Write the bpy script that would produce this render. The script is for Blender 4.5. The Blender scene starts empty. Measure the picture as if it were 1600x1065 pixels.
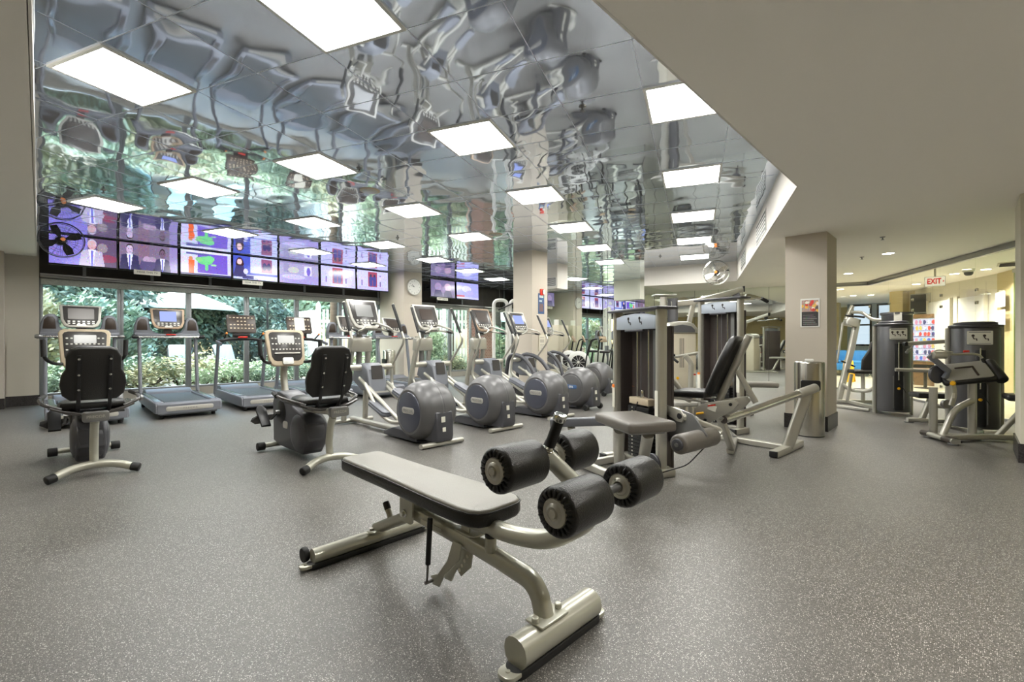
import bpy, bmesh, math, random
from mathutils import Vector, Matrix
random.seed(7)
PI = math.pi
scn = bpy.context.scene
C = scn.collection

# ------------------------------------------------------------------ camera, world, exposure
cam_d = bpy.data.cameras.new('camera'); cam = bpy.data.objects.new('camera', cam_d); C.objects.link(cam)
cam_d.sensor_width = 36; cam_d.lens = 726 / 1600 * 36; cam_d.clip_start = .05; cam_d.clip_end = 300
cam.location = (0, 0, 1.15); cam.rotation_euler = (PI / 2, 0, math.radians(44.5))
scn.camera = cam
scn.view_settings.view_transform = 'Standard'; scn.view_settings.look = 'None'
scn.view_settings.gamma = 1; scn.view_settings.use_curve_mapping = False
scn.view_settings.exposure = 1.12
PANEL = 17.0          # radiance of the ceiling light panels
wld = bpy.data.worlds.new('sky'); scn.world = wld; wld.use_nodes = True
nt = wld.node_tree; bg = nt.nodes['Background']
sky = nt.nodes.new('ShaderNodeTexSky'); sky.sky_type = 'NISHITA'; sky.sun_disc = False
sky.sun_elevation = math.radians(50); sky.sun_rotation = math.radians(200); sky.air_density = 1.6; sky.dust_density = 3
nt.links.new(sky.outputs[0], bg.inputs[0]); bg.inputs[1].default_value = 0.75
sun_d = bpy.data.lights.new('sun', 'SUN'); sun_d.energy = 3.2; sun_d.angle = math.radians(12); sun_d.color = (1, .96, .88)
sun = bpy.data.objects.new('sun', sun_d); C.objects.link(sun); sun.rotation_euler = (math.radians(38), 0, math.radians(-75))
scn.cycles.max_bounces = 10; scn.cycles.glossy_bounces = 5; scn.cycles.diffuse_bounces = 4
scn.cycles.transparent_max_bounces = 12; scn.cycles.sample_clamp_indirect = 4.0
scn.cycles.blur_glossy = 0.5; scn.cycles.use_denoising = True

# ------------------------------------------------------------------ materials
def lin(c): return tuple((v / 12.92 if v <= .04045 else ((v + .055) / 1.055) ** 2.4) for v in c)
def mat(name, col, rough=.5, metal=0., bump=0., bscale=60., var=0., coat=0., spec=.5):
    m = bpy.data.materials.new(name); m.use_nodes = True
    n = m.node_tree; p = n.nodes['Principled BSDF']
    c = (*lin(col), 1)
    p.inputs['Base Color'].default_value = c; p.inputs['Roughness'].default_value = rough
    p.inputs['Metallic'].default_value = metal; p.inputs['Specular IOR Level'].default_value = spec
    if coat: p.inputs['Coat Weight'].default_value = coat; p.inputs['Coat Roughness'].default_value = .15
    if bump or var:
        tc = n.nodes.new('ShaderNodeTexCoord'); no = n.nodes.new('ShaderNodeTexNoise')
        no.inputs['Scale'].default_value = bscale; no.inputs['Detail'].default_value = 4
        n.links.new(tc.outputs['Object'], no.inputs['Vector'])
        if bump:
            b = n.nodes.new('ShaderNodeBump'); b.inputs['Strength'].default_value = bump; b.inputs['Distance'].default_value = .01
            n.links.new(no.outputs['Fac'], b.inputs['Height']); n.links.new(b.outputs[0], p.inputs['Normal'])
        if var:
            r = n.nodes.new('ShaderNodeValToRGB')
            r.color_ramp.elements[0].position = .3; r.color_ramp.elements[1].position = .7
            r.color_ramp.elements[0].color = tuple(v * (1 - var) for v in c[:3]) + (1,)
            r.color_ramp.elements[1].color = tuple(min(1, v * (1 + var)) for v in c[:3]) + (1,)
            n.links.new(no.outputs['Fac'], r.inputs['Fac']); n.links.new(r.outputs[0], p.inputs['Base Color'])
    return m
def emit(name, col, s):
    m = bpy.data.materials.new(name); m.use_nodes = True; n = m.node_tree
    n.nodes.remove(n.nodes['Principled BSDF']); e = n.nodes.new('ShaderNodeEmission')
    e.inputs[0].default_value = (*lin(col), 1); e.inputs[1].default_value = s
    n.links.new(e.outputs[0], n.nodes['Material Output'].inputs[0]); return m
def attr_mat(name, emission=0., rough=.4):
    m = bpy.data.materials.new(name); m.use_nodes = True; n = m.node_tree
    a = n.nodes.new('ShaderNodeVertexColor'); a.layer_name = 'Col'; p = n.nodes['Principled BSDF']
    if emission:
        p.inputs['Base Color'].default_value = (.02, .02, .02, 1)
        n.links.new(a.outputs[0], p.inputs['Emission Color']); p.inputs['Emission Strength'].default_value = emission
        p.inputs['Roughness'].default_value = .2
    else:
        n.links.new(a.outputs[0], p.inputs['Base Color']); p.inputs['Roughness'].default_value = rough
    return m
def glass_mat(name, tint, refl=.9, base=.05):
    m = bpy.data.materials.new(name); m.use_nodes = True; n = m.node_tree
    n.nodes.remove(n.nodes['Principled BSDF'])
    t = n.nodes.new('ShaderNodeBsdfTransparent'); t.inputs[0].default_value = (*tint, 1)
    g = n.nodes.new('ShaderNodeBsdfGlossy'); g.inputs['Roughness'].default_value = .01; g.inputs[0].default_value = (refl, refl, refl, 1)
    f = n.nodes.new('ShaderNodeFresnel'); f.inputs[0].default_value = 1.5
    mx = n.nodes.new('ShaderNodeMixShader')
    ad = n.nodes.new('ShaderNodeMath'); ad.operation = 'MULTIPLY_ADD'; ad.inputs[1].default_value = 1.0; ad.inputs[2].default_value = base
    ge = n.nodes.new('ShaderNodeNewGeometry'); iv = n.nodes.new('ShaderNodeMath'); iv.operation = 'SUBTRACT'; iv.inputs[0].default_value = 1.0
    mu = n.nodes.new('ShaderNodeMath'); mu.operation = 'MULTIPLY'      # only the outer face of a pane reflects
    n.links.new(ge.outputs['Backfacing'], iv.inputs[1]); n.links.new(f.outputs[0], ad.inputs[0])
    n.links.new(ad.outputs[0], mu.inputs[0]); n.links.new(iv.outputs[0], mu.inputs[1]); n.links.new(mu.outputs[0], mx.inputs[0])
    n.links.new(t.outputs[0], mx.inputs[1]); n.links.new(g.outputs[0], mx.inputs[2])
    n.links.new(mx.outputs[0], n.nodes['Material Output'].inputs[0]); return m

M = dict(
    silver=mat('silver_paint', (.72, .71, .67), .32, .55, coat=.3),
    champagne=mat('champagne_paint', (.70, .695, .64), .3, .4, coat=.4),
    greyblue=mat('grey_blue_plastic', (.44, .45, .48), .42, .15),
    darkgrey=mat('dark_grey_plastic', (.29, .29, .31), .38, .1),
    shroud=mat('shroud_grey', (.36, .36, .37), .33, .25),
    ball=mat('cover_grey', (.375, .372, .375), .36, .25),
    disc=mat('cover_disc', (.31, .32, .365), .25, .2, coat=.3),
    black=mat('black_plastic', (.07, .07, .075), .35),
    rubber=mat('black_rubber', (.09, .09, .09), .6),
    vinyl=mat('black_vinyl', (.10, .095, .09), .34, bump=.25, bscale=220),
    vinylgrey=mat('grey_vinyl', (.56, .55, .52), .36, bump=.2, bscale=240),
    vinyltaupe=mat('taupe_vinyl', (.40, .38, .355), .38, bump=.2, bscale=240),
    belt=mat('running_belt', (.21, .21, .21), .5, bump=.3, bscale=150),
    chrome=mat('chrome', (.86, .86, .84), .12, 1.),
    steel=mat('steel_grey', (.55, .55, .55), .3, .8),
    brushed=mat('brushed_steel', (.78, .77, .74), .24, 1.),
    beige=mat('beige_frame', (.76, .70, .60), .4, .1),
    tan=mat('tan_frame', (.62, .53, .44), .4, .2),
    silverframe=mat('pale_frame', (.74, .73, .70), .35, .3),
    panel=mat('console_dark', (.25, .24, .235), .25),
    panelbrown=mat('console_brown', (.22, .18, .155), .3),
    cream=mat('cream_shroud', (.80, .77, .69), .4, .1),
    white=mat('white_plastic', (.90, .90, .88), .4),
    offwhite=mat('paper_white', (.88, .87, .82), .6),
    yellow=mat('yellow_plastic', (.93, .70, .12), .35),
    red=mat('red_plastic', (.80, .16, .10), .4),
    orange=mat('orange_plastic', (.92, .50, .15), .4),
    label=mat('label_blue', (.22, .34, .50), .5),
    wall=mat('wall_paint', (.75, .725, .675), .7, bump=.05, bscale=200),
    column=mat('column_paint', (.765, .73, .675), .7, bump=.05, bscale=200),
    ceil=mat('ceiling_paint', (.96, .945, .91), .75, bump=.04, bscale=200),
    soffit=mat('soffit_white', (.90, .88, .85), .6),
    ochre=mat('ochre_wall', (.76, .70, .52), .7),
    corridor=mat('corridor_wall', (.84, .82, .75), .7),
    header=mat('header_dark', (.17, .15, .13), .6, var=.25, bscale=6),
    granite=mat('dark_granite', (.20, .19, .19), .25, var=.6, bscale=90),
    alu=mat('aluminium', (.66, .67, .68), .3, .8),
    track=mat('track_alu', (.62, .62, .62), .3, .7),
    frame=mat('window_frame', (.50, .51, .52), .4, .6),
    sill=mat('window_sill', (.60, .58, .54), .5),
    bezel=mat('tv_bezel', (.03, .03, .035), .18),
    mirror=mat('mirror_glass', (.93, .95, .92), .0, 1.),
    joint=mat('mirror_joint', (.25, .25, .23), .5),
    panel_glow=emit('panel_glow', (1, .995, .97), PANEL),
    down_glow=emit('downlight_glow', (1, .96, .86), 14.),
    exit_glow=emit('exit_glow', (.98, .95, .84), .42),
    exit_red=emit('exit_red', (.85, .06, .02), .45),
    lcd=emit('lcd_glow', (.55, .60, .80), .8),
    lcdy=emit('lcd_yellow', (.75, .72, .30), .6),
    picture=attr_mat('printed_picture'), screen=attr_mat('screen_picture', .62),
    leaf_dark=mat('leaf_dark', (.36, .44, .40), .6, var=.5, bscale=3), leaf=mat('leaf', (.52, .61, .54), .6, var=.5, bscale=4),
    leaf_pale=mat('leaf_pale', (.70, .77, .66), .6, var=.4, bscale=5), leaf_red=mat('leaf_reddish', (.70, .70, .58), .6, var=.4, bscale=5),
    bark=mat('bark', (.30, .25, .20), .9, bump=.6, bscale=20),
    ground=mat('garden_ground', (.42, .44, .30), .9, var=.4, bscale=2), paving=mat('paving', (.66, .64, .58), .8, var=.1, bscale=3),
    fence=mat('fence_white', (.88, .90, .90), .5), canvas=mat('canvas_pale', (.80, .84, .80), .8), cushion=mat('cushion_aqua', (.74, .86, .84), .8),
    sofa=mat('sofa_blue', (.20, .50, .74), .7, bump=.2, bscale=120), door=mat('door_white', (.86, .86, .84), .5), wood=mat('brown_wood', (.45, .34, .22), .5, var=.3, bscale=12),
    greenglass=mat('green_glass_back', (.60, .72, .62), .3), tile=mat('corridor_tile', (.80, .76, .66), .35, var=.06, bscale=2),
    greywall=mat('grey_wall', (.62, .62, .60), .6), bluewall=mat('pale_blue_wall', (.72, .78, .82), .6),
)
M['blindstack'] = mat('blind_stack', (.62, .63, .60), .6, var=.15, bscale=40)
M['glass'] = glass_mat('window_glass', (.93, .98, .96), .9, .02)
M['glasswall'] = glass_mat('partition_glass', (.97, .985, .95), .9, .03)
M['greenpane'] = glass_mat('green_tint_glass', (.66, .82, .68), .9, .08)

# mirror-finish metal ceiling: real bowed tiles plus a slow ripple in the sheet metal
def ceiling_metal():
    m = bpy.data.materials.new('polished_metal_tile'); m.use_nodes = True; n = m.node_tree; p = n.nodes['Principled BSDF']
    p.inputs['Base Color'].default_value = (.79, .86, .98, 1); p.inputs['Metallic'].default_value = .80; p.inputs['Roughness'].default_value = .04
    tc = n.nodes.new('ShaderNodeTexCoord'); mp = n.nodes.new('ShaderNodeMapping')
    mp.inputs['Rotation'].default_value = (0, 0, math.radians(-22.7)); mp.inputs['Scale'].default_value = (1, 1.5, 1)
    a = n.nodes.new('ShaderNodeTexNoise'); a.inputs['Scale'].default_value = 2.4; a.inputs['Detail'].default_value = .4
    b = n.nodes.new('ShaderNodeBump'); b.inputs['Strength'].default_value = .15; b.inputs['Distance'].default_value = .035
    n.links.new(tc.outputs['Object'], mp.inputs[0]); n.links.new(mp.outputs[0], a.inputs['Vector'])
    n.links.new(a.outputs['Fac'], b.inputs['Height']); n.links.new(b.outputs[0], p.inputs['Normal']); return m
M['metal_ceiling'] = ceiling_metal()
def rubber_floor():
    m = bpy.data.materials.new('speckled_rubber'); m.use_nodes = True; n = m.node_tree; p = n.nodes['Principled BSDF']
    tc = n.nodes.new('ShaderNodeTexCoord')
    def speck(scale, lo, hi):
        v = n.nodes.new('ShaderNodeTexVoronoi'); v.inputs['Scale'].default_value = scale
        n.links.new(tc.outputs['Object'], v.inputs['Vector'])
        s = n.nodes.new('ShaderNodeSeparateColor'); n.links.new(v.outputs['Color'], s.inputs[0])
        g = n.nodes.new('ShaderNodeMath'); g.operation = 'GREATER_THAN'; g.inputs[1].default_value = lo; n.links.new(s.outputs[0], g.inputs[0])
        l = n.nodes.new('ShaderNodeMath'); l.operation = 'LESS_THAN'; l.inputs[1].default_value = hi; n.links.new(v.outputs['Distance'], l.inputs[0])
        k = n.nodes.new('ShaderNodeMath'); k.operation = 'MULTIPLY'; n.links.new(g.outputs[0], k.inputs[0]); n.links.new(l.outputs[0], k.inputs[1]); return k
    s1 = speck(185, .74, .36); s2 = speck(290, .60, .44); s3 = speck(200, .62, .46)
    no = n.nodes.new('ShaderNodeTexNoise'); no.inputs['Scale'].default_value = .9; no.inputs['Detail'].default_value = 5; n.links.new(tc.outputs['Object'], no.inputs['Vector'])
    r = n.nodes.new('ShaderNodeValToRGB'); r.color_ramp.elements[0].position = .3; r.color_ramp.elements[1].position = .7
    r.color_ramp.elements[0].color = (.090, .085, .078, 1); r.color_ramp.elements[1].color = (.118, .111, .102, 1); n.links.new(no.outputs['Fac'], r.inputs[0])
    def mix(a, fac, col):
        x = n.nodes.new('ShaderNodeMixRGB'); n.links.new(a.outputs[0], x.inputs[1]); n.links.new(fac.outputs[0], x.inputs[0]); x.inputs[2].default_value = (*col, 1); return x
    c = mix(r, s3, (.05, .047, .043)); c = mix(c, s2, (.24, .228, .208)); c = mix(c, s1, (.56, .54, .50))
    n.links.new(c.outputs[0], p.inputs['Base Color']); p.inputs['Roughness'].default_value = .36; p.inputs['Specular IOR Level'].default_value = .55
    bn = n.nodes.new('ShaderNodeTexNoise'); bn.inputs['Scale'].default_value = 190; n.links.new(tc.outputs['Object'], bn.inputs['Vector'])
    b = n.nodes.new('ShaderNodeBump'); b.inputs['Strength'].default_value = .3; b.inputs['Distance'].default_value = .004
    n.links.new(bn.outputs['Fac'], b.inputs['Height']); n.links.new(b.outputs[0], p.inputs['Normal']); return m
M['rubber_floor'] = rubber_floor()
def brick():
    m = bpy.data.materials.new('brick'); m.use_nodes = True; n = m.node_tree; p = n.nodes['Principled BSDF']
    tc = n.nodes.new('ShaderNodeTexCoord'); sp = n.nodes.new('ShaderNodeSeparateXYZ'); cb = n.nodes.new('ShaderNodeCombineXYZ')
    ad = n.nodes.new('ShaderNodeMath'); n.links.new(tc.outputs['Object'], sp.inputs[0])
    n.links.new(sp.outputs[0], ad.inputs[0]); n.links.new(sp.outputs[1], ad.inputs[1]); n.links.new(ad.outputs[0], cb.inputs[0]); n.links.new(sp.outputs[2], cb.inputs[1])
    b = n.nodes.new('ShaderNodeTexBrick'); b.inputs['Scale'].default_value = 4.5; n.links.new(cb.outputs[0], b.inputs[0])
    b.inputs['Color1'].default_value = (.26, .13, .10, 1); b.inputs['Color2'].default_value = (.36, .20, .16, 1); b.inputs['Mortar'].default_value = (.5, .47, .42, 1)
    n.links.new(b.outputs[0], p.inputs['Base Color']); p.inputs['Roughness'].default_value = .9; return m
M['brick'] = brick()

# ------------------------------------------------------------------ mesh helpers
def fillet(pts, r, n=6):
    """round the corners of a 3D polyline"""
    pts = [Vector(p) for p in pts]; out = [pts[0]]
    for a, b, c in zip(pts, pts[1:], pts[2:]):
        u = (a - b); v = (c - b); q = min(r, u.length * .48, v.length * .48)
        p0 = b + u.normalized() * q; p2 = b + v.normalized() * q
        for i in range(n + 1):
            t = i / n; out.append(p0 * (1 - t) ** 2 + b * 2 * t * (1 - t) + p2 * t * t)
    return out + [pts[-1]]
def rrect(w, h, r, n=4, cx=0, cy=0):
    r = min(r, w / 2 - 1e-4, h / 2 - 1e-4); o = []
    for sx, sy, a0 in ((1, 1, 0), (-1, 1, 90), (-1, -1, 180), (1, -1, 270)):
        for i in range(n + 1):
            a = math.radians(a0 + 90 * i / n)
            o.append((cx + sx * (w / 2 - r) + r * math.cos(a), cy + sy * (h / 2 - r) + r * math.sin(a)))
    return o
def circ(r, n=14, r2=None): return [(r * math.cos(2 * PI * i / n), (r2 or r) * math.sin(2 * PI * i / n)) for i in range(n)]
class B:
    def __init__(s): s.bm = bmesh.new(); s.mi = 0
    def _fin(s, faces):
        for f in faces: f.material_index = s.mi
    def _merge(s, tmp, mtx=None):
        if mtx is not None: tmp.transform(mtx)
        for f in tmp.faces: f.material_index = s.mi
        me = bpy.data.meshes.new('t'); tmp.to_mesh(me); tmp.free(); s.bm.from_mesh(me); bpy.data.meshes.remove(me); return s
    def box(s, c, d, rot=(0, 0, 0), bev=0., seg=2):
        t = bmesh.new(); bmesh.ops.create_cube(t, size=1)
        bmesh.ops.scale(t, vec=d, verts=t.verts)
        if bev: bmesh.ops.bevel(t, geom=t.edges[:] , offset=min(bev, min(d) * .49), segments=seg, profile=.5, affect='EDGES')
        from mathutils import Euler
        return s._merge(t, Matrix.Translation(c) @ Euler(rot).to_matrix().to_4x4())
    def sweep(s, prof, path, up=(0, 0, 1), closed=False, caps=True, scale=None):
        path = [Vector(p) for p in path]; n = len(path); rings = []
        up = Vector(up); prev = None
        for i, p in enumerate(path):
            if closed: t = path[(i + 1) % n] - path[i - 1]
            else: t = path[min(i + 1, n - 1)] - path[max(i - 1, 0)]
            t.normalize()
            if prev is None:
                u = up - t * up.dot(t)
                if u.length < 1e-3: u = Vector((1, 0, 0)) - t * t.x
            else: u = prev - t * prev.dot(t)
            u.normalize(); prev = u; v = t.cross(u)
            k = scale[i] if scale else 1
            rings.append([s.bm.verts.new(p + v * (a * k) + u * (b * k)) for a, b in prof])
        fs = []; m = len(prof)
        for i in range(n if closed else n - 1):
            A = rings[i]; Bq = rings[(i + 1) % n]
            for j in range(m): fs.append(s.bm.faces.new((A[j], A[(j + 1) % m], Bq[(j + 1) % m], Bq[j])))
        if caps and not closed:
            fs.append(s.bm.faces.new(rings[0][::-1])); fs.append(s.bm.faces.new(rings[-1]))
        s._fin(fs); return s
    def tube(s, pts, r, fil=0., seg=14, closed=False, scale=None):
        return s.sweep(circ(r, seg), fillet(pts, fil) if fil else pts, closed=closed, scale=scale)
    def bar(s, pts, w, h, fil=0., rad=.012, up=(0, 0, 1)):
        return s.sweep(rrect(w, h, rad, 3), fillet(pts, fil) if fil else pts, up=up)
    def cyl(s, p0, p1, r, seg=24, bev=0.):
        p0 = Vector(p0); p1 = Vector(p1); d = p1 - p0; L = d.length; b = min(bev, L * .45, r * .9)
        if not b: return s.sweep(circ(r, seg), [p0, p1])
        pts = []; sc = []
        for i in range(4):
            a = PI / 2 * i / 3; pts.append(p0 + d / L * b * (1 - math.cos(a))); sc.append((r - b + b * math.sin(a)) / r)
        for i in range(3, -1, -1):
            a = PI / 2 * i / 3; pts.append(p1 - d / L * b * (1 - math.cos(a))); sc.append((r - b + b * math.sin(a)) / r)
        return s.sweep(circ(r, seg), pts, scale=sc)
    def lathe(s, prof, c=(0, 0, 0), axis='z', seg=32):
        rings = []
        for r, h in prof:
            ring = []
            for j in range(seg):
                a = 2 * PI * j / seg; x, y = r * math.cos(a), r * math.sin(a)
                q = {'z': (x, y, h), 'y': (x, h, y), 'x': (h, x, y)}[axis]
                ring.append(s.bm.verts.new(Vector(c) + Vector(q)))
            rings.append(ring)
        fs = []
        for A, Bq in zip(rings, rings[1:]):
            for j in range(seg): fs.append(s.bm.faces.new((A[j], A[(j + 1) % seg], Bq[(j + 1) % seg], Bq[j])))
        if prof[0][0] > 1e-5: fs.append(s.bm.faces.new(rings[0]))
        if prof[-1][0] > 1e-5: fs.append(s.bm.faces.new(rings[-1][::-1]))
        s._fin(fs); return s
    def prism(s, outline, axis, a, b, bev=0., seg=2, mtx=None):
        t = bmesh.new()
        def P(u, v, w): return {'x': (w, u, v), 'y': (u, w, v), 'z': (u, v, w)}[axis]
        v0 = [t.verts.new(P(u, v, a)) for u, v in outline]; v1 = [t.verts.new(P(u, v, b)) for u, v in outline]
        n = len(outline); t.faces.new(v0[::-1]); t.faces.new(v1)
        for i in range(n): t.faces.new((v0[i], v0[(i + 1) % n], v1[(i + 1) % n], v1[i]))
        bmesh.ops.recalc_face_normals(t, faces=t.faces)
        if bev:
            es = [e for e in t.edges if any(len(f.verts) == n for f in e.link_faces)] if n > 4 else t.edges[:]
            bmesh.ops.bevel(t, geom=es, offset=bev, segments=seg, profile=.5, affect='EDGES')
        return s._merge(t, mtx)
    def add(s, bm2, mtx=None): return s._merge(bm2, mtx)
    def xf(s, mtx): s.bm.transform(mtx); return s
    def build(s, name, mats, parent=None, ang=38, recalc=True):
        if recalc: bmesh.ops.recalc_face_normals(s.bm, faces=s.bm.faces)
        me = bpy.data.meshes.new(name); s.bm.to_mesh(me); s.bm.free()
        for p in me.polygons: p.use_smooth = True
        me.set_sharp_from_angle(angle=math.radians(ang))
        for m in (mats if isinstance(mats, (list, tuple)) else [mats]): me.materials.append(M[m] if isinstance(m, str) else m)
        o = bpy.data.objects.new(name, me); C.objects.link(o)
        if parent: o.parent = parent
        return o
def thing(name, label, cat, loc=(0, 0, 0), rz=0., group=None):
    o = bpy.data.objects.new(name, None); C.objects.link(o); o.empty_display_size = .1
    o.location = loc; o.rotation_euler = (0, 0, rz); o['label'] = label; o['category'] = cat
    if group: o['group'] = group
    return o
def tag(o, label, cat, group=None, kind=None):
    o['label'] = label; o['category'] = cat
    if group: o['group'] = group
    if kind: o['kind'] = kind
    return o
def struct(o): o['kind'] = 'structure'; return o
def lab(o, text): o['label'] = text; return o
def kids(o, memo={}): return [c for c in bpy.data.objects if c.parent == o]
def dup(root, loc=None, rz=None, label=None, group=None, parent=None, skip=()):
    r = root.copy(); C.objects.link(r)
    if parent: r.parent = parent
    if loc is not None: r.location = loc
    if rz is not None: r.rotation_euler = (0, 0, rz)
    if label: r['label'] = label
    if group: r['group'] = group
    for ch in kids(root):
        if ch.name.split('.')[0] in skip: continue
        dup(ch, parent=r)
    return r
def text_bm(txt, size, depth=.001, xs=1., bold=0.):
    cu = bpy.data.curves.new('t', 'FONT'); cu.body = txt; cu.size = size; cu.extrude = depth; cu.align_x = 'CENTER'; cu.align_y = 'CENTER'; cu.resolution_u = 2; cu.offset = bold
    o = bpy.data.objects.new('t', cu); C.objects.link(o); dg = bpy.context.evaluated_depsgraph_get()
    me = bpy.data.meshes.new_from_object(o.evaluated_get(dg)); C.objects.unlink(o); bpy.data.objects.remove(o); bpy.data.curves.remove(cu)
    t = bmesh.new(); t.from_mesh(me); bpy.data.meshes.remove(me)
    if xs != 1: bmesh.ops.scale(t, vec=(xs, 1, 1), verts=t.verts)
    return t
def frame_m(o, x, y):
    """matrix: local x -> x, local y -> y, placed at o"""
    x = Vector(x).normalized(); y = Vector(y); y = (y - x * x.dot(y)).normalized(); z = x.cross(y)
    return Matrix(((x.x, y.x, z.x, o[0]), (x.y, y.y, z.y, o[1]), (x.z, y.z, z.z, o[2]), (0, 0, 0, 1)))
def picture(name, w, h, shapes, bgc, material, parent, mtx, nx=64, ny=36, spots=0, seed=1):
    """a flat printed or lit picture as a coloured grid; shapes in 0..1 coordinates, y up"""
    rnd = random.Random(seed)
    vs = [(-w / 2 + w * i / nx, -h / 2 + h * j / ny, 0) for j in range(ny + 1) for i in range(nx + 1)]
    fs = [(j * (nx + 1) + i, j * (nx + 1) + i + 1, (j + 1) * (nx + 1) + i + 1, (j + 1) * (nx + 1) + i) for j in range(ny) for i in range(nx)]
    me = bpy.data.meshes.new(name); me.from_pydata([mtx @ Vector(v) for v in vs], [], fs)
    at = me.color_attributes.new('Col', 'FLOAT_COLOR', 'CORNER'); k = 0
    for j in range(ny):
        for i in range(nx):
            u, v = (i + .5) / nx, (j + .5) / ny; c = bgc(u, v) if callable(bgc) else bgc
            for s in shapes:
                if s[0] == 'e':
                    if ((u - s[1]) / s[3]) ** 2 + ((v - s[2]) / s[4]) ** 2 < 1: c = s[5]
                elif s[0] == 'r':
                    if s[1] <= u <= s[3] and s[2] <= v <= s[4]: c = s[5]
                elif s[0] == 't':   # trapezoid: cx, y0, half0, y1, half1
                    if s[2] <= v <= s[3]:
                        q = (v - s[2]) / (s[3] - s[2])
                        if abs(u - s[1]) < s[4] * (1 - q) + s[5] * q: c = s[6]
            if spots and rnd.random() < spots: c = tuple(min(1, x * rnd.choice((.6, 1.35))) for x in c)
            c = lin(c)
            for _ in range(4): at.data[k].color = (*c, 1); k += 1
    me.materials.append(M[material]); o = bpy.data.objects.new(name, me); C.objects.link(o)
    if parent: o.parent = parent
    return o
def rel(root, mtx): return Matrix.Translation(-Vector(root.location)) @ mtx

# ------------------------------------------------------------------ room shell
H = 3.0; S = 2.54; SL = 2.67; XW = -11.95; YM = 10.75
def slab(name, outline, z0, z1, m, ang=30): return struct(B().prism(outline, 'z', z0, z1).build(name, m, ang=ang))
slab('floor', [(-12.2, -5), (6, -5), (6, 13.6), (1.4, 13.6), (-1.7, 13.75), (-12.2, 12.8)], -.1, 0, 'rubber_floor')
slab('floor_lobby', [(-1.75, 13.68), (.51, 9.46), (2.2, 6.2), (8, 6.2), (8, 30), (-9, 30), (-9, 13.2)], -.09, .004, 'tile')
# painted lower ceiling around the recess, thick enough to make the recess sides
R0, R1, R2, R3 = (-1.08, -.04), (-1.09, 4.79), (-3.83, 11.36), (-5.86, YM)
slab('ceiling', [(-1.08, -5), (9, -5), (9, 30), (-9, 30), (-9, 12.9), (-6.05, 12.9), R3, R2, R1, R0], S, 3.2, 'ceil')
slab('ceiling_left', [(-13, -5), (-1.08, -5), (-1.08, -.04), (-13, -.04)], SL, 3.2, 'ceil')
bb = B()
for a, b in ((R0, R1), (R1, R2), (R2, R3)):      # white boards lining the recess sides
    a = Vector((*a, 0)); b = Vector((*b, 0)); d = (b - a).normalized(); nn = Vector((-d.y, d.x, 0)); c = (a + b) / 2 + nn * .008
    bb.box((c.x, c.y, (S + H) / 2), ((b - a).length, .012, H - S - .002), (0, 0, math.atan2(d.y, d.x)))
bb.box(((-13 - 1.08) / 2, -.03, (SL + H) / 2), (11.9, .012, H - SL))
struct(bb.build('trim_1', 'soffit'))

# bowed metal ceiling tiles
GA = math.radians(22.7); ga, gb = math.cos(GA), math.sin(GA)
def g2w(x, y): return (x * ga - y * gb, x * gb + y * ga)
TX, TY = 1.84 / 3, 1.785 / 3; GX0, GY0 = -.375, 1.73
def inpoly(x, y, poly):
    r = False; j = len(poly) - 1
    for i in range(len(poly)):
        xi, yi = poly[i]; xj, yj = poly[j]
        if (yi > y) != (yj > y) and x < (xj - xi) * (y - yi) / (yj - yi) + xi: r = not r
        j = i
    return r
recess = [R0, R1, R2, R3, (-12.1, YM), (-12.1, -.04)]
lights = []
for k in range(0, 5):
    for j in range(0, 7):
        if (k, j) in ((0, 0), (2, 4), (2, 5), (4, 5), (4, 6)): continue
        cx, cy = g2w(GX0 - 1.84 * k + TX / 2, GY0 + 1.785 * j + TY / 2)
        if inpoly(cx, cy, recess) and cx > -11.3 and cy < 10.5 and cy > .3: lights.append((k, j, cx, cy))
lit = {(-3 * k, 3 * j) for k, j, _, _ in lights}
bm = bmesh.new(); rnd = random.Random(3); N = 6
for i in range(-20, 4):
    for j in range(-8, 22):
        x0, y0 = GX0 + i * TX, GY0 + j * TY
        cs = [g2w(x0 + a * TX, y0 + b * TY) for a in (0, 1) for b in (0, 1)] + [g2w(x0 + TX / 2, y0 + TY / 2)]
        if not any(-12.6 < c[0] < -.5 and -.7 < c[1] < 11.9 for c in cs) or (i, j) in lit: continue
        bow = rnd.uniform(.0006, .0026); tx = rnd.uniform(-.0015, .0015); ty = rnd.uniform(-.0015, .0015); px, py = rnd.uniform(.35, .65), rnd.uniform(.35, .65)
        vg = []
        for a in range(N + 1):
            for b in range(N + 1):
                u, v = a / N, b / N; X, Y = g2w(x0 + .0022 + u * (TX - .0044), y0 + .0022 + v * (TY - .0044))
                z = H - bow * 4 * u * (1 - u) * 4 * v * (1 - v) * (1 + .5 * math.sin((u + px) * 5) * math.sin((v + py) * 6)) + tx * (u - .5) + ty * (v - .5)
                vg.append(bm.verts.new((X, Y, z)))
        for a in range(N):
            for b in range(N):
                q = a * (N + 1) + b; bm.faces.new((vg[q], vg[q + 1], vg[q + N + 2], vg[q + N + 1]))
        e = [bm.verts.new((*g2w(x0 + a * TX, y0 + b * TY), H + .012)) for a, b in ((0, 0), (1, 0), (1, 1), (0, 1))]; bm.faces.new(e)
for f in bm.faces: f.smooth = True
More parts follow.
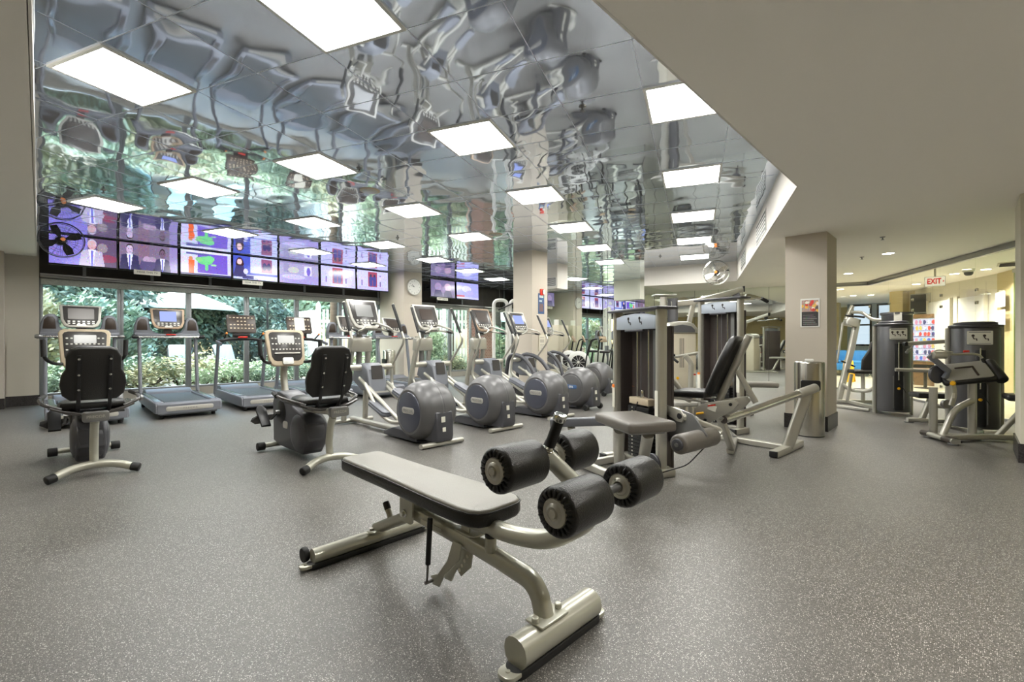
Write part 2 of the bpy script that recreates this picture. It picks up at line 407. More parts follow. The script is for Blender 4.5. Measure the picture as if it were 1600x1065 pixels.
# cut away what would stick out past the recess
for (ax, ay), (bx, by) in ((R0, R1), (R1, R2), (R2, R3)):
    d = Vector((bx - ax, by - ay, 0)).normalized(); nn = Vector((-d.y, d.x, 0))   # nn points into the recess
    pass
me = bpy.data.meshes.new('ceiling_recess'); bm.to_mesh(me); bm.free(); me.materials.append(M['metal_ceiling'])
o = bpy.data.objects.new('ceiling_recess', me); C.objects.link(o); struct(o)
struct(B().box((-6.5, 5.5, 3.1), (13.6, 13.4, .1)).build('ceiling_deck', 'ceil'))

# bright joint strips of the tile grid, clipped to the recess
M['joint_bright'] = mat('joint_bright', (.86, .88, .92), .3, .3)
def clip(p, q, inside):
    n_ = 160; run = []; best = []
    for i in range(n_ + 1):
        r = (p[0] + (q[0] - p[0]) * i / n_, p[1] + (q[1] - p[1]) * i / n_)
        if inside(*r): run.append(r)
        else:
            if len(run) > len(best): best = run
            run = []
    return run if len(run) > len(best) else best
b = B(); ins = lambda x, y: inpoly(x, y, recess)
for i in range(-20, 5):
    r = clip(g2w(GX0 + i * TX, GY0 - 8 * TY), g2w(GX0 + i * TX, GY0 + 22 * TY), ins)
    if len(r) > 1: b.bar([(*r[0], H - .0005), (*r[-1], H - .0005)], .0055, .003, rad=.001)
for j in range(-8, 23):
    r = clip(g2w(GX0 - 20 * TX, GY0 + j * TY), g2w(GX0 + 4 * TX, GY0 + j * TY), ins)
    if len(r) > 1: b.bar([(*r[0], H - .0005), (*r[-1], H - .0005)], .0055, .003, rad=.001)
struct(b.build('ceiling_grid', 'joint_bright'))
# light panels
def make_panel():
    t = thing('ceiling_light', '', 'ceiling light', (0, 0, H))
    f = B()
    for sx in (-1, 1):
        f.box((sx * (TX / 2 - .012), 0, -.004), (.024, TY, .02), bev=.003); f.box((0, sx * (TY / 2 - .012), -.004), (TX - .04, .024, .02), bev=.003)
    f.build('frame', 'white', t)
    B().box((0, 0, .004), (TX - .05, TY - .05, .008)).build('diffuser', 'panel_glow', t)
    return t
lab_l = {
 (1, 0): 'largest square light panel, cut by the top edge of the photo', (2, 0): 'big bright light panel nearest the upper left corner of the metal ceiling',
 (0, 1): 'bright light panel touching the sloping painted ceiling edge at upper right', (1, 1): 'light panel above centre, between the two nearest panels and the middle column',
 (2, 1): 'light panel above the gap between the second and third treadmill', (0, 2): 'light panel in front of the white vent soffit, second along the right edge'}
first = None
rowname = ['right-hand', 'second from right', 'middle', 'fourth from right', 'leftmost']
ordn = ['nearest', 'second', 'third', 'fourth', 'fifth', 'sixth', 'seventh']
seen_k = {}
for k, j, cx, cy in lights:
    seen_k[k] = seen_k.get(k, 0) + 1
    L = lab_l.get((k, j)) or 'square white ceiling light panel, %s of the %s row of panels' % (ordn[seen_k[k] - 1], rowname[k])
    if first is None:
        first = make_panel(); o = first; o.location = (cx, cy, H); o.rotation_euler = (0, 0, GA); o['label'] = L; o['group'] = 'square light panels in the metal ceiling'
    else: dup(first, (cx, cy, H), GA, L)

# window wall
YB = [0.0, 1.13, 2.26, 3.39, 4.52, 5.65, 6.78, None, 7.34, 8.45, 9.35, 10.25]
b = B(); b.box((XW - .15, -2.7, 1.6), (.3, 5.4, 3.2)); struct(b.build('wall_west', 'wall'))
struct(B().box((XW + .16, -2.72, 1.35), (.32, 4.6, 2.7)).build('wall_west_pier', 'wall'))
struct(B().box((XW + .335, -2.72, .09), (.03, 4.62, .18)).build('baseboard_west', 'granite'))
struct(B().box((XW + .015, -.2, .09), (.03, .42, .18)).build('baseboard_west_return', 'granite'))
struct(B().box((XW + .01, -.2, .6)  , (.02, .4, 1.0)).build('trim_2', 'wall'))
struct(B().box((XW - .1, 5.4, 2.66), (.2, 10.8, .72)).build('wall_west_header', 'header'))
struct(B().box((XW - .1, 5.4, .075), (.22, 10.8, .15)).build('wall_west_sill', 'sill'))
struct(B().box((XW - .15, 10.5, 1.22), (.25, .5, 2.2)).build('wall_west_brick', 'brick'))
wn = 0
for y0, y1 in zip(YB, YB[1:]):
    if y0 is None or y1 is None: continue
    wn += 1; f = B()
    for yy in (y0 + .025, y1 - .025): f.box((XW - .08, yy, 1.225), (.09, .05, 2.15), bev=.004)
    for zz in (.17, 2.27): f.box((XW - .08, (y0 + y1) / 2, zz), (.085, y1 - y0 - .1, .05), bev=.004)
    w = struct(f.build('window_%d' % wn, 'frame'))
    B().box((XW - .09, (y0 + y1) / 2, 1.22), (.008, y1 - y0 - .1, 2.06)).build('pane', 'glass', w)
struct(B().box((XW + .03, 3.39, 2.315), (.07, 6.76, .045), bev=.01).box((XW + .02, 3.39, 2.36), (.02, 6.76, .03)).build('trim_3', 'track'))
struct(B().box((XW + .03, 9.05, 2.315), (.07, 3.38, .045), bev=.01).build('trim_4', 'track'))
struct(B().box((XW + .025, 3.39, 2.225), (.03, 6.74, .11), bev=.004).build('trim_9', 'blindstack')); struct(B().box((XW + .025, 9.05, 2.225), (.03, 3.36, .11), bev=.004).build('trim_10', 'blindstack'))
b = B()
for i in range(10): b.box((XW + .03, .6 + i * 1.02, 2.66), (.03, .05, .6))
struct(b.build('trim_5', 'frame'))
# columns
struct(B().box((-11.3, 7.06, 1.5), (1.25, .56, 3.0)).build('wall_column_left', 'column'))
struct(B().box((-6.575, 7.24, 1.5), (.53, .48, 3.0)).build('wall_column_middle', 'column'))
struct(B().box((-1.515, 7.3, 1.27), (.47, .6, 2.54)).build('wall_column_right', 'column'))
for nm, x0, x1, y0, y1 in (('middle', -6.84, -6.31, 7.0, 7.48), ('right', -1.75, -1.28, 7.0, 7.6), ('left', -11.95, -10.675, 6.78, 7.34)):
    struct(B().prism([(x0 - .012, y0 - .012), (x1 + .012, y0 - .012), (x1 + .012, y1 + .012), (x0 - .012, y1 + .012)], 'z', 0, .19).build('baseboard_column_' + nm, 'granite'))
struct(B().box((1.1, 6.85, 1.27), (1.5, .7, 2.54)).build('wall_pier_right', 'corridor'))
struct(B().box((1.1, 6.85, .09), (1.53, .73, .18)).build('baseboard_pier_right', 'granite'))
# mirrored back wall (clad in mirror panes)
struct(B().box((-8.95, YM + .1, 1.6), (6.2, .2, 3.2)).build('wall_north', 'mirror'))
b = B()
for i, x in enumerate((-6.95, -8.0, -9.05, -10.1, -11.15)): b.box((x, YM - .002, 1.5), (.006, .006, 3.0))
struct(b.build('trim_6', 'joint'))
struct(B().prism([(-5.86, YM), (-5.85, YM), (-5.99, 12.62), (-6.1, 12.62), (-6.1, YM + .02)], 'z', 0, 2.6).build('wall_alcove', 'mirror'))
P0, P1, P2, P3 = Vector((-6.0, 12.6, 0)), Vector((-1.66, 13.6, 0)), Vector((.51, 9.46, 0)), Vector((2.3, 6.06, 0))
dN = (P1 - P0).normalized(); nN = Vector((-dN.y, dN.x, 0))
pm = P0 + dN * 3.05
struct(B().prism([P0.xy, pm.xy, (pm + nN * .1).xy, (P0 + nN * .1).xy], 'z', 0, 2.6).build('wall_north_alcove', 'mirror'))
b = B()
for i in (1, 2, 3, 4, 5):
    q = P0 + dN * (.6 * i) - nN * .003; b.box((q.x, q.y, 1.27), (.006, .006, 2.54), (0, 0, math.atan2(dN.y, dN.x)))
struct(b.build('trim_7', 'joint'))
# glass partition
n = wn
def glass_run(a, b_, k, mname='glasswall'):
    global n
    d = (b_ - a); L = d.length; d.normalize(); ang = math.atan2(d.y, d.x)
    for i in range(k):
        n += 1; c = a + d * (L * (i + .5) / k)
        t = struct(B().box((c.x, c.y, .02), (L / k - .004, .05, .04), (0, 0, ang), bev=.004).build('window_%d' % n, 'track'))
        B().box((c.x, c.y, 1.25), (L / k - .006, .012, 2.4), (0, 0, ang)).build('pane', mname, t)
        fit = B()
        for zz in (.35, 1.75, 1.95):
            q = a + d * (L * i / k + .03); fit.box((q.x, q.y, zz), (.05, .03, .05), (0, 0, ang), bev=.006)
        fit.build('clamp', 'chrome', t)
glass_run(pm, P1, 1)
glass_run(P1, P2, 5)
glass_run(P2, P3, 3)
b = B()
for a, b_ in ((pm, P1), (P1, P2), (P2, P3)):
    c = (a + b_) / 2; d = b_ - a; b.box((c.x, c.y, 2.495), (d.length, .07, .09), (0, 0, math.atan2(d.y, d.x)), bev=.008)
struct(b.build('trim_8', 'track'))
# far sides of the room behind the camera
struct(B().box((-4, -5.1, 1.6), (18, .2, 3.2)).build('wall_south', 'ochre'))
struct(B().box((5.1, 1, 1.6), (.2, 12.4, 3.2)).build('wall_east', 'ochre'))
struct(B().box((-4, -4.98, .09), (18, .03, .18)).build('baseboard_south', 'granite'))

# vents on the soffits
def vent(name, o, x, w, h, label, rows=5):
    m = frame_m(o, x, (0, 0, 1)); t = thing(name, label, 'air vent', o); q = rel(t, m)
    B().prism(rrect(w + .04, h + .04, .005, 1), 'z', 0, .008).xf(q).build('frame', 'white', t)
    B().prism(rrect(w, h, .003, 1), 'z', .008, .010).xf(q).build('backing', 'black', t)
    for i in range(rows - 1):
        z = -h / 2 + h * (i + 1) / rows; B().box((0, z, .0115), (w - .01, h / rows * .45, .003)).xf(q).build('slat', 'white', t)
    return t
d2 = (Vector((*R2, 0)) - Vector((*R1, 0))).normalized()
def on2(s_, z): p = Vector((*R1, 0)) + d2 * s_; nn = Vector((-d2.y, d2.x, 0)); return (p.x + nn.x * .016, p.y + nn.y * .016, z)
vent('air_vent', on2(2.55, 2.74), -d2, 1.0, .25, 'slotted return vent in the white soffit, the nearer of the two')
vent('air_vent', on2(5.35, 2.74), -d2, .9, .25, 'slotted vent in the white soffit close to the chrome fan')
struct(B().box((-7.40, 8.8, 2.70), (.90, .4, .60)).build('trim_11', 'soffit')); vent('air_vent', (-7.38, 8.598, 2.56), (1, 0, 0), .78, .18, 'white grille on the boxed duct just right of the middle column', 8)
d3 = (Vector((*R3, 0)) - Vector((*R2, 0))).normalized()

# ceiling fittings
def sprinkler(x, y, z, label):
    t = thing('sprinkler_head', label, 'sprinkler', (x, y, z), 0, 'ceiling sprinklers')
    B().lathe([(.0, 0), (.032, 0), (.028, -.008), (.012, -.012), (.0, -.012)], seg=16).build('escutcheon', 'steel', t)
    B().lathe([(.0, -.012), (.009, -.012), (.009, -.035), (.0, -.035)], seg=10).lathe([(.0, -.037), (.02, -.037), (.02, -.041), (.0, -.041)], seg=12).build('deflector', 'steel', t)
for x, y, z, l in ((-2.17, 3.0, H, 'sprinkler on the metal ceiling below the painted ceiling edge, upper right'),
                   (-4.65, 2.4, H, 'sprinkler on the metal ceiling above the third treadmill'), (-7.55, .55, H, 'sprinkler at far left of the metal ceiling above the fan'),
                   (-7.3, 4.5, H, 'sprinkler on the metal ceiling left of the middle column'), (-8.1, 2.6, H, 'sprinkler between light panels over the treadmills'),
                   (-.82, 7.9, S, 'sprinkler on the painted ceiling right of the poster column'), (-1.26, 9.55, S, 'small sprinkler on the painted ceiling between the downlights'),
                   (-4.8, 9.5, S + .46, 'sprinkler near the back soffit by the chrome fan')):
    sprinkler(x, y, z, l)
def ceil_speaker(x, y, label):
    t = thing('ceiling_speaker', label, 'speaker', (x, y, H), 0, 'round ceiling speakers')
    B().lathe([(0, 0), (.12, 0), (.12, -.006), (.1, -.01), (.0, -.01)], seg=28).build('rim', 'beige', t)
    B().lathe([(0, -.01), (.09, -.01), (.085, -.013), (0, -.014)], seg=28).build('grille', 'silver', t)
ceil_speaker(-5.25, 2.85, 'round ceiling speaker right of the third light panel'); ceil_speaker(-5.85, 5.55, 'round ceiling speaker just left of the middle column')
def downlight(x, y, label, z=S):
    t = thing('downlight', label, 'downlight', (x, y, z), 0, 'round downlights')
    B().lathe([(.075, 0), (.092, 0), (.092, -.006), (.075, -.006), (.075, 0)], seg=24).build('trim_ring', 'white', t)
    B().lathe([(0, -.001), (.075, -.001), (.075, -.004), (0, -.004)], seg=24).build('lens', 'down_glow', t)
    ld = bpy.data.lights.new('downlight_lamp', 'SPOT'); ld.energy = 125; ld.spot_size = 2.5; ld.spot_blend = .8; ld.shadow_soft_size = .07; ld.color = (1, .97, .90)
    lo = bpy.data.objects.new('lamp', ld); C.objects.link(lo); lo.parent = t; lo.location = (0, 0, -.02)
for x, y, l in ((-.91, 9.44, 'large bright downlight right of the poster column'), (-1.77, 11.68, 'downlight close beside the top right corner of the poster column'),
                (-.91, 15.01, 'lobby downlight just left of the lit exit sign'), (-.21, 13.27, 'lobby downlight above and right of the exit sign'), (.24, 12.87, 'lobby downlight nearest the green glass'),
                (-2.1, 17.59, 'far lobby downlight left of the exit sign, past the partition corner'), (-2.52, 17.45, 'far lobby downlight second from the poster column'), (-2.45, 15.06, 'lobby downlight half hidden by the edge of the poster column'),
                (1.7, 11.6, 'lobby downlight behind the green glass'), (3.5, 2.0, 'added unseen downlight behind the camera near the east wall'), (2.2, 5.0, 'added unseen downlight over the open floor by the right pier'),
                (2.2, -2.5, 'added unseen downlight in the south east corner'), (-5.0, -2.6, 'added unseen downlight along the south wall, middle'), (-9.0, -2.6, 'added unseen downlight along the south wall, west end'),  # unseen downlights, east wall to last entry, added to brighten floor and ceiling
                (.6, 2.2, 'added unseen downlight above the open floor right of the camera')):
    downlight(x, y, l, SL if x < -3.9 and y < 0 else S)

# ------------------------------------------------------------------ decline bench in the foreground
def bench():
    t = thing('decline_bench', 'champagne metal decline sit-up bench with four black foam rollers, foreground centre', 'exercise bench', (-1.75, 1.3, 0))
    def bd(b, n, m, ang=38, par=None): return b.xf(Matrix.Translation((1.75, -1.3, 0))).build(n, m, par or t, ang)
    oval = rrect(.105, .105, .045, 6)
    def foot(x, y0, y1, w, h):
        b = B(); b.bar([(x, y0, h / 2 + .022), (x, y1, h / 2 + .022)], w, h, rad=.045)
        f = bd(b, 'foot_beam', 'champagne'); p = B(); p.prism(rrect(w * .8, .06 + y1 - y0, .04, 5, x, (y0 + y1) / 2), 'z', 0, .03, bev=.005); bd(p, 'foot_pad', 'rubber', par=f)
        q = B()
        for yy, s in ((y0 - .02, -1), (y1 + .02, 1)):
            q = B(); q.prism(rrect(w * .72, .09, .03, 5, x, yy), 'z', .012, .028, bev=.003); q.cyl((x, yy + s * .015, .028), (x, yy + s * .015, .032), .008); bd(q, 'foot_flange', 'champagne', par=f)
        return f
    foot(-1.115, 1.15, 1.6, .105, .105)
    foot(-2.37, .97, 1.62, .075, .075)
    b = B(); b.bar([(-2.02, 1.32, .30), (-1.42, 1.32, .265), (-1.16, 1.32, .235), (-1.12, 1.32, .09)], .062, .075, fil=.19, rad=.026, up=(0, 0, 1)); bd(b, 'spine_beam', 'champagne', 50)
    b = B(); b.box((-1.115, 1.32, .131), (.085, .15, .010), bev=.004); b.cyl((-1.115, 1.255, .135), (-1.115, 1.255, .155), .014, bev=.005); b.cyl((-1.115, 1.385, .135), (-1.115, 1.385, .155), .014, bev=.005); bd(b, 'mounting_plate', 'champagne')
    # rear strut, bracket, wheels
    b = B(); b.bar([(-2.36, 1.32, .105), (-2.0, 1.32, .275)], .05, .06, rad=.02); bd(b, 'rear_strut', 'champagne')
    b = B(); b.box((-2.335, 1.32, .1), (.09, .1, .014), (0, -.2, 0), bev=.003); b.cyl((-2.35, 1.285, .1), (-2.35, 1.285, .118), .01); bd(b, 'mounting_plate', 'champagne')
    b = B()
    for s in (-1, 1): b.prism(rrect(.11, .13, .02, 3, -1.98, .32), 'y', 1.32 + s * .048 - .005, 1.32 + s * .048 + .005)
    b.box((-1.98, 1.32, .388), (.11, .105, .01), bev=.003); b.bar([(-1.98, 1.32, .385), (-1.80, 1.32, .39)], .07, .04); f = bd(b, 'hinge_bracket', 'champagne')
    b = B(); b.cyl((-1.985, 1.255, .3), (-1.985, 1.385, .3), .02, bev=.006); b.lathe([(.0, -.012), (.012, -.012), (.012, 0), (0, 0)], (-1.985, 1.255, .3), 'y', 6); bd(b, 'hinge_bolt', 'chrome', par=f)
    for yy in (.955, 1.635):
        b = B(); b.lathe([(.008, -.014), (.034, -.014), (.038, -.008), (.038, .008), (.034, .014), (.008, .014)], (-2.43, yy, .055), 'y', 20); bd(b, 'wheel', 'rubber')
    b = B(); b.cyl((-2.2, 1.32, .19), (-2.245, 1.32, .255), .016, bev=.004); bd(b, 'peg', 'champagne'); b = B(); b.cyl((-2.235, 1.32, .24), (-2.26, 1.32, .277), .018, bev=.005); bd(b, 'peg_cap', 'black')
    # gas spring, adjusting bracket
    b = B(); b.cyl((-1.745, 1.245, .345), (-1.762, 1.245, .13), .0125, bev=.003); sp = bd(b, 'gas_spring', 'black')
    b = B(); b.cyl((-1.762, 1.245, .13), (-1.77, 1.245, .045), .0055); b.cyl((-1.77, 1.235, .045), (-1.77, 1.30, .045), .009, bev=.002); bd(b, 'spring_rod', 'steel', par=sp)
    b = B()
    for yy in (1.275, 1.345):
        b.prism([(-1.62, .27), (-1.56, .27), (-1.575, .2), (-1.68, .1), (-1.72, .03), (-1.77, .025), (-1.785, .06), (-1.73, .085), (-1.66, .17)], 'y', yy, yy + .008, bev=.002)
    b.prism([(-1.56, .26), (-1.52, .25), (-1.535, .17), (-1.60, .11), (-1.625, .13), (-1.585, .2)], 'y', 1.305, 1.313, bev=.002)
    br = bd(b, 'adjusting_bracket', 'champagne'); b = B()
    for i in range(4): b.cyl((-1.553 - .018 * i, 1.302, .215 - .026 * i), (-1.553 - .018 * i, 1.315, .215 - .026 * i), .008)
    bd(b, 'holes', 'offwhite', par=br)
    b = B(); b.prism(rrect(.15, .075, .03, 5, -1.56, 1.32), 'z', .315, .323, bev=.002); b.box((-1.56, 1.3, .37), (.055, .006, .15)); bd(b, 'slot_plate', 'champagne')
    b = B(); b.cyl((-1.51, 1.35, .31), (-1.46, 1.39, .33), .007); bd(b, 'knob_stem', 'chrome'); b = B(); b.lathe([(0, 0), (.02, 0), (.024, .006), (.02, .012), (.008, .016), (.008, .024), (0, .024)], seg=18).xf(frame_m((-1.462, 1.388, .329), (-.6, .75, 0), (0, 0, 1))); bd(b, 'pull_knob', 'yellow')
    b = B(); b.cyl((-1.40, 1.30, .285), (-1.40, 1.30, .345), .024, bev=.004); bd(b, 'pin_socket', 'champagne'); b = B(); b.lathe([(0, 0), (.021, 0), (.024, .006), (.024, .018), (.02, .022), (.012, .022), (.012, .012), (0, .012)], (-1.40, 1.30, .343), 'z', 20); bd(b, 'socket_cap', 'black')
    b = B(); b.prism(rrect(.16, .022, .004, 1, -1.80, .283), 'y', 1.285, 1.2875); bd(b, 'sticker', 'offwhite')
    # pad: two-tone vinyl, slightly tilted and waisted
    def outline(g=0.):
        o = []
        for x, w in ((-2.55, .105), (-2.535, .122), (-2.5, .133), (-2.3, .135), (-2.0, .138), (-1.7, .15), (-1.5, .158), (-1.3, .158), (-1.22, .148), (-1.175, .125), (-1.155, .09), (-1.15, .04)): o.append((x, w - g))
        o = [(x + (.0 if w > 0 else 0) * g, w) for x, w in o]; o = [(min(x, -1.15 - g), w) for x, w in o]; o = [(max(x, -2.55 + g), w) for x, w in o]
        k_ = lambda x: -2.56 + (x + 2.55) * .845; y_ = lambda x: 1.325 + (x + 2.55) * .02
        return [(k_(x), y_(x) + w * .97) for x, w in o] + [(k_(x), y_(x) - w * .97) for x, w in reversed(o)]
    tilt = Matrix.Translation((-1.85, 1.32, .44)) @ Matrix.Rotation(math.radians(1.0), 4, 'Y') @ Matrix.Translation((1.85, -1.32, 0))
    b = B(); b.prism(outline(), 'z', -.038, .026, bev=.018, seg=3).xf(tilt); pad = bd(b, 'pad', 'vinyl', 50)
    b = B(); b.prism(outline(.008), 'z', .006, .036, bev=.011, seg=3).xf(tilt); bd(b, 'pad_top', 'vinylgrey', 50, pad)
    b = B(); b.sweep(circ(.0035, 6), [(x, y, .022) for x, y in outline(-.0005)], closed=True).xf(tilt); bd(b, 'piping', 'black', 50, pad)
    b = B(); b.box((-1.80, 1.32, .395), (.7, .12, .012)).box((-1.52, 1.32, .392), (.14, .16, .012)); bd(b, 'pad_bracket', 'champagne')
    # roller arm
    A = (-1.09, .73); R = (-.865, .645)
    b = B(); b.tube([(-1.75, 1.31, .375), (-1.27, 1.31, .385), (-1.09, 1.31, .42), (-.93, 1.30, .535), (-.89, 1.30, .61)], .036, fil=.12, seg=18); bd(b, 'roller_arm', 'champagne', 60)
    b = B(); b.tube([(-.87, 1.29, .61), (-.98, 1.29, .67), (A[0], 1.285, A[1] + .01)], .03, fil=.04, seg=16); bd(b, 'roller_arm_upper', 'champagne', 60)
    for (x, z), (ya, yb, yc, yd) in ((A, (1.03, 1.225, 1.345, 1.52)), (R, (1.06, 1.27, 1.415, 1.60))):
        b = B(); b.cyl((x, ya - .004, z), (x, yd + .004, z), .014); bd(b, 'axle', 'steel')
        for y0, y1 in ((ya, yb), (yc, yd)):
            b = B(); b.cyl((x, y0, z), (x, y1, z), .077, seg=36, bev=.016); ro = bd(b, 'foam_roller', 'vinyl', 60)
            for y, s in ((y0, -1), (y1, 1)):      # gathered ends of the cover
              b = B()
              for i in range(20):
                a = 2 * PI * i / 20; ca, sa = math.cos(a), math.sin(a); b.tube([(x + .046 * ca, y + s * .002, z + .046 * sa), (x + .060 * ca, y + s * .003, z + .060 * sa), (x + .0695 * ca, y - s * .008, z + .0695 * sa)], .0048, seg=6)
              bd(b, 'gathers', 'black', 60, ro)
            for y, s in ((y0, -1), (y1, 1)):
                b = B(); b.lathe([(.0, s * .014), (.012, s * .014), (.014, s * .008), (.02, s * .012), (.028, s * .007), (.030, s * .005), (.042, s * .005), (.045, 0), (0, 0)], (x, y, z), 'y', 28); c = bd(b, 'end_cap', 'silver', 40, ro)
    b = B(); b.tube([(-1.085, 1.285, .745), (-1.06, 1.285, .80)], .018, seg=16); hp = bd(b, 'handle_post', 'chrome')
    b = B(); b.cyl((-1.072, 1.285, .775), (-1.03, 1.285, .872), .0195, seg=20); bd(b, 'handle_grip', 'rubber')
    b = B(); b.cyl((-1.031, 1.285, .868), (-1.021, 1.285, .893), .0235, seg=20, bev=.004); b.cyl((-1.086, 1.285, .742), (-1.077, 1.285, .764), .026, seg=20, bev=.004); bd(b, 'handle_collar', 'chrome')
    return t
bench()

# ------------------------------------------------------------------ treadmills (walking direction -X)
def console_face(t, root, m, w, h, frame, face, screen, sc=(.6, .5), buttons=True, tilt=None):
    """rounded console panel in the local xy plane of m, facing +z"""
    o = [(-w * .5, h * .48), (-w * .46, h * .5), (w * .46, h * .5), (w * .5, h * .48), (w * .47, -h * .2), (w * .40, -h * .42), (w * .3, -h * .5), (-w * .3, -h * .5), (-w * .40, -h * .42), (-w * .47, -h * .2)]
    f = B().prism(o, 'z', -.045, 0, bev=.012, seg=2).xf(m).build('console_frame', frame, root)
    i = [(x * .86, y * .84 + h * .015) for x, y in o]
    B().prism(i, 'z', -.01, .004, bev=.002).xf(m).build('console_face', face, f)
    B().prism(rrect(w * sc[0], h * sc[1], .008, 2, 0, h * .1), 'z', .004, .008).xf(m).build('display', screen, f)
    if buttons:
        b = B()
        for r in range(2):
            for c in range(6): b.prism(rrect(w * .06, h * .05, .003, 1, (c - 2.5) * w * .115, -h * (.24 + .09 * r)), 'z', .004, .0075)
        b.prism(rrect(w * .22, h * .08, .006, 2, 0, -h * .41), 'z', .001, .008)
        b.xf(m).build('buttons', 'silverframe', f)
    return f
def treadmill(kind, frame, label, loc, disp='panel', dsz=(.62, .48)):
    t = thing('treadmill', label, 'treadmill', loc, 0, 'treadmills facing the windows')
    # origin: centre of the rear edge on the floor; body runs to x=-2
    b = B(); b.prism([(0, .07), (-.015, .055), (-.12, .05), (-1.9, .06), (-2.0, .12), (-2.0, .2), (-1.5, .2), (-.06, .175), (-.0, .16)], 'y', -.36, .36, bev=.01); b.build('deck_frame', 'greyblue', t)
    for s in (-1, 1):
        b = B(); b.prism([(0.01, .09), (-.0, .20), (-.05, .24), (-1.55, .262), (-1.62, .2), (-1.6, .12), (-.1, .08)], 'y', s * .30, s * .42, bev=.016, seg=3); r = b.build('side_rail', 'greyblue', t)
        B().box((-.85, s * .355, .2555), (1.3, .075, .008), (0, .02, 0), bev=.002).build('foot_strip', 'panel', r)
        b = B()
        for q in (0, 1): b.box((.012, s * .385, .1 + .05 * q), (.006, .022, .018), bev=.004)
        b.build('side_bumper', 'rubber', r)
    B().box((-.80, 0, .222), (1.5, .56, .03), (0, .012, 0), bev=.006).build('running_belt', 'belt', t)
    b = B(); b.prism([(.025, .085), (.02, .215), (-.02, .24), (-.07, .24), (-.07, .08)], 'y', -.4, .4, bev=.012, seg=3); e = b.build('rear_cover', 'greyblue', t)
    b = B(); b.prism(rrect(.60, .065, .025, 4, 0, .15), 'x', .02, .03, bev=.003); b.build('rear_strip', 'silverframe', e)
    lx = text_bm('P R E C O R', .035); B().add(lx, frame_m((.0315, 0, .15), (0, 1, 0), (0, 0, 1))).build('lettering', 'steel', e)
    b = B(); b.prism([(-1.45, .2), (-1.5, .255), (-1.7, .315), (-1.9, .3), (-2.02, .2), (-2.0, .1), (-1.45, .1)], 'y', -.33, .33, bev=.025, seg=3); b.build('motor_hood', 'greyblue', t)
    for s in (-1, 1):
        for x in (-.12, -1.85): B().cyl((x, s * .33, 0), (x, s * .33, .07), .028, seg=14, bev=.006).build('levelling_foot', 'rubber', t)
    up = ((-1.52, .16), (-1.60, .6), (-1.70, 1.20)) if kind == 'A' else ((-1.7, .16), (-1.6, .6), (-1.45, 1.14))
    for s in (-1, 1):
        b = B(); b.bar([(x, s * .405, z) for x, z in up], .05, .085, fil=.3, rad=.02, up=(1, 0, 0)); b.build('upright', 'greyblue', t)
    if kind == 'A':
        b = B(); b.prism([(-.475, 1.20), (-.47, 1.29), (-.2, 1.285), (0, 1.27), (.2, 1.285), (.47, 1.29), (.475, 1.20)], 'x', -1.84, -1.66, bev=.02, seg=3); tr = b.build('dash_tray', 'greyblue', t)
        for s in (-1, 1):
            o = [(s * .472, 1.24), (s * .46, 1.42), (s * .42, 1.54), (s * .37, 1.575), (s * .30, 1.57), (s * .265, 1.53), (s * .245, 1.38), (s * .20, 1.31), (s * .1, 1.27)]
            b = B(); b.prism(o, 'x', -1.85, -1.74, bev=.02, seg=3); w = b.build('holder_wing', 'greyblue', tr)
            b = B(); b.prism([(s * .435, 1.34), (s * .42, 1.48), (s * .38, 1.53), (s * .32, 1.53), (s * .295, 1.49), (s * .285, 1.34)], 'x', -1.742, -1.734, bev=.003); b.build('bottle_recess', 'panelbrown', w)
        b = B(); b.tube([(-1.55, -.49, 1.22), (-1.55, .49, 1.22)], .018); hb = b.build('handlebar', 'chrome', t)
        for s in (-1, 1): B().lathe([(0, -.045), (.02, -.045), (.034, -.02), (.034, .02), (.02, .045), (0, .045)], (-1.55, s * .475, 1.22), 'y', 18).build('end_knob', 'black' if frame != 'silverframe' else 'steel', hb)
        for s in (-1, 1): B().bar([(-1.56, s * .43, 1.21), (-1.74, s * .43, 1.23)], .05, .06).build('rail_bracket', 'greyblue', hb)
        B().box((-1.64, .03, 1.262), (.04, .14, .02), bev=.004).build('stop_key', 'red', hb)
        B().box((-1.76, 0, 1.33), (.06, .12, .14), bev=.01).build('console_neck', 'panel', t)
        m = frame_m((-1.70, 0, 1.545), (0, 1, 0), (-.36, 0, 1))
        console_face(t, t, m, .50, .38, frame, 'panel', disp, dsz)
        for s in (-1, 1): B().tube([(-1.75, s * .2, 1.52), (-1.78, s * .32, 1.52)], .012).build('console_arm', 'panel', t)
    else:
        b = B(); b.bar([(-1.40, -.43, 1.14), (-1.52, -.2, 1.19), (-1.52, .2, 1.19), (-1.40, .43, 1.14)], .07, .06, fil=.1, rad=.02); b.build('dash_tray', 'black', t)
        for s in (-1, 1):
            b = B(); b.tube([(-1.5, s * .30, 1.19), (-1.33, s * .31, 1.28)], .016); h = b.build('handle', 'black', t)
            B().cyl((-1.33, s * .31, 1.28), (-1.295, s * .312, 1.298), .018, bev=.004).build('handle_tip', 'orange', h)
            b = B(); b.bar([(-1.45, s * .43, 1.14), (-1.2, s * .43, 1.09)], .05, .06, fil=.0, rad=.02); b.build('side_handrail', 'greyblue', t)
        B().box((-1.47, 0, 1.225), (.03, .16, .03), bev=.006).build('stop_key', 'red', t)
        B().box((-1.56, 0, 1.26), (.08, .3, .12), bev=.02).build('console_neck', 'black', t)
        m = frame_m((-1.54, 0, 1.48), (0, 1, 0), (-.3, 0, 1))
        f = B().prism(rrect(.50, .36, .035, 4), 'z', -.05, 0, bev=.01).xf(m).build('console_frame', 'panelbrown', t)
        b = B()
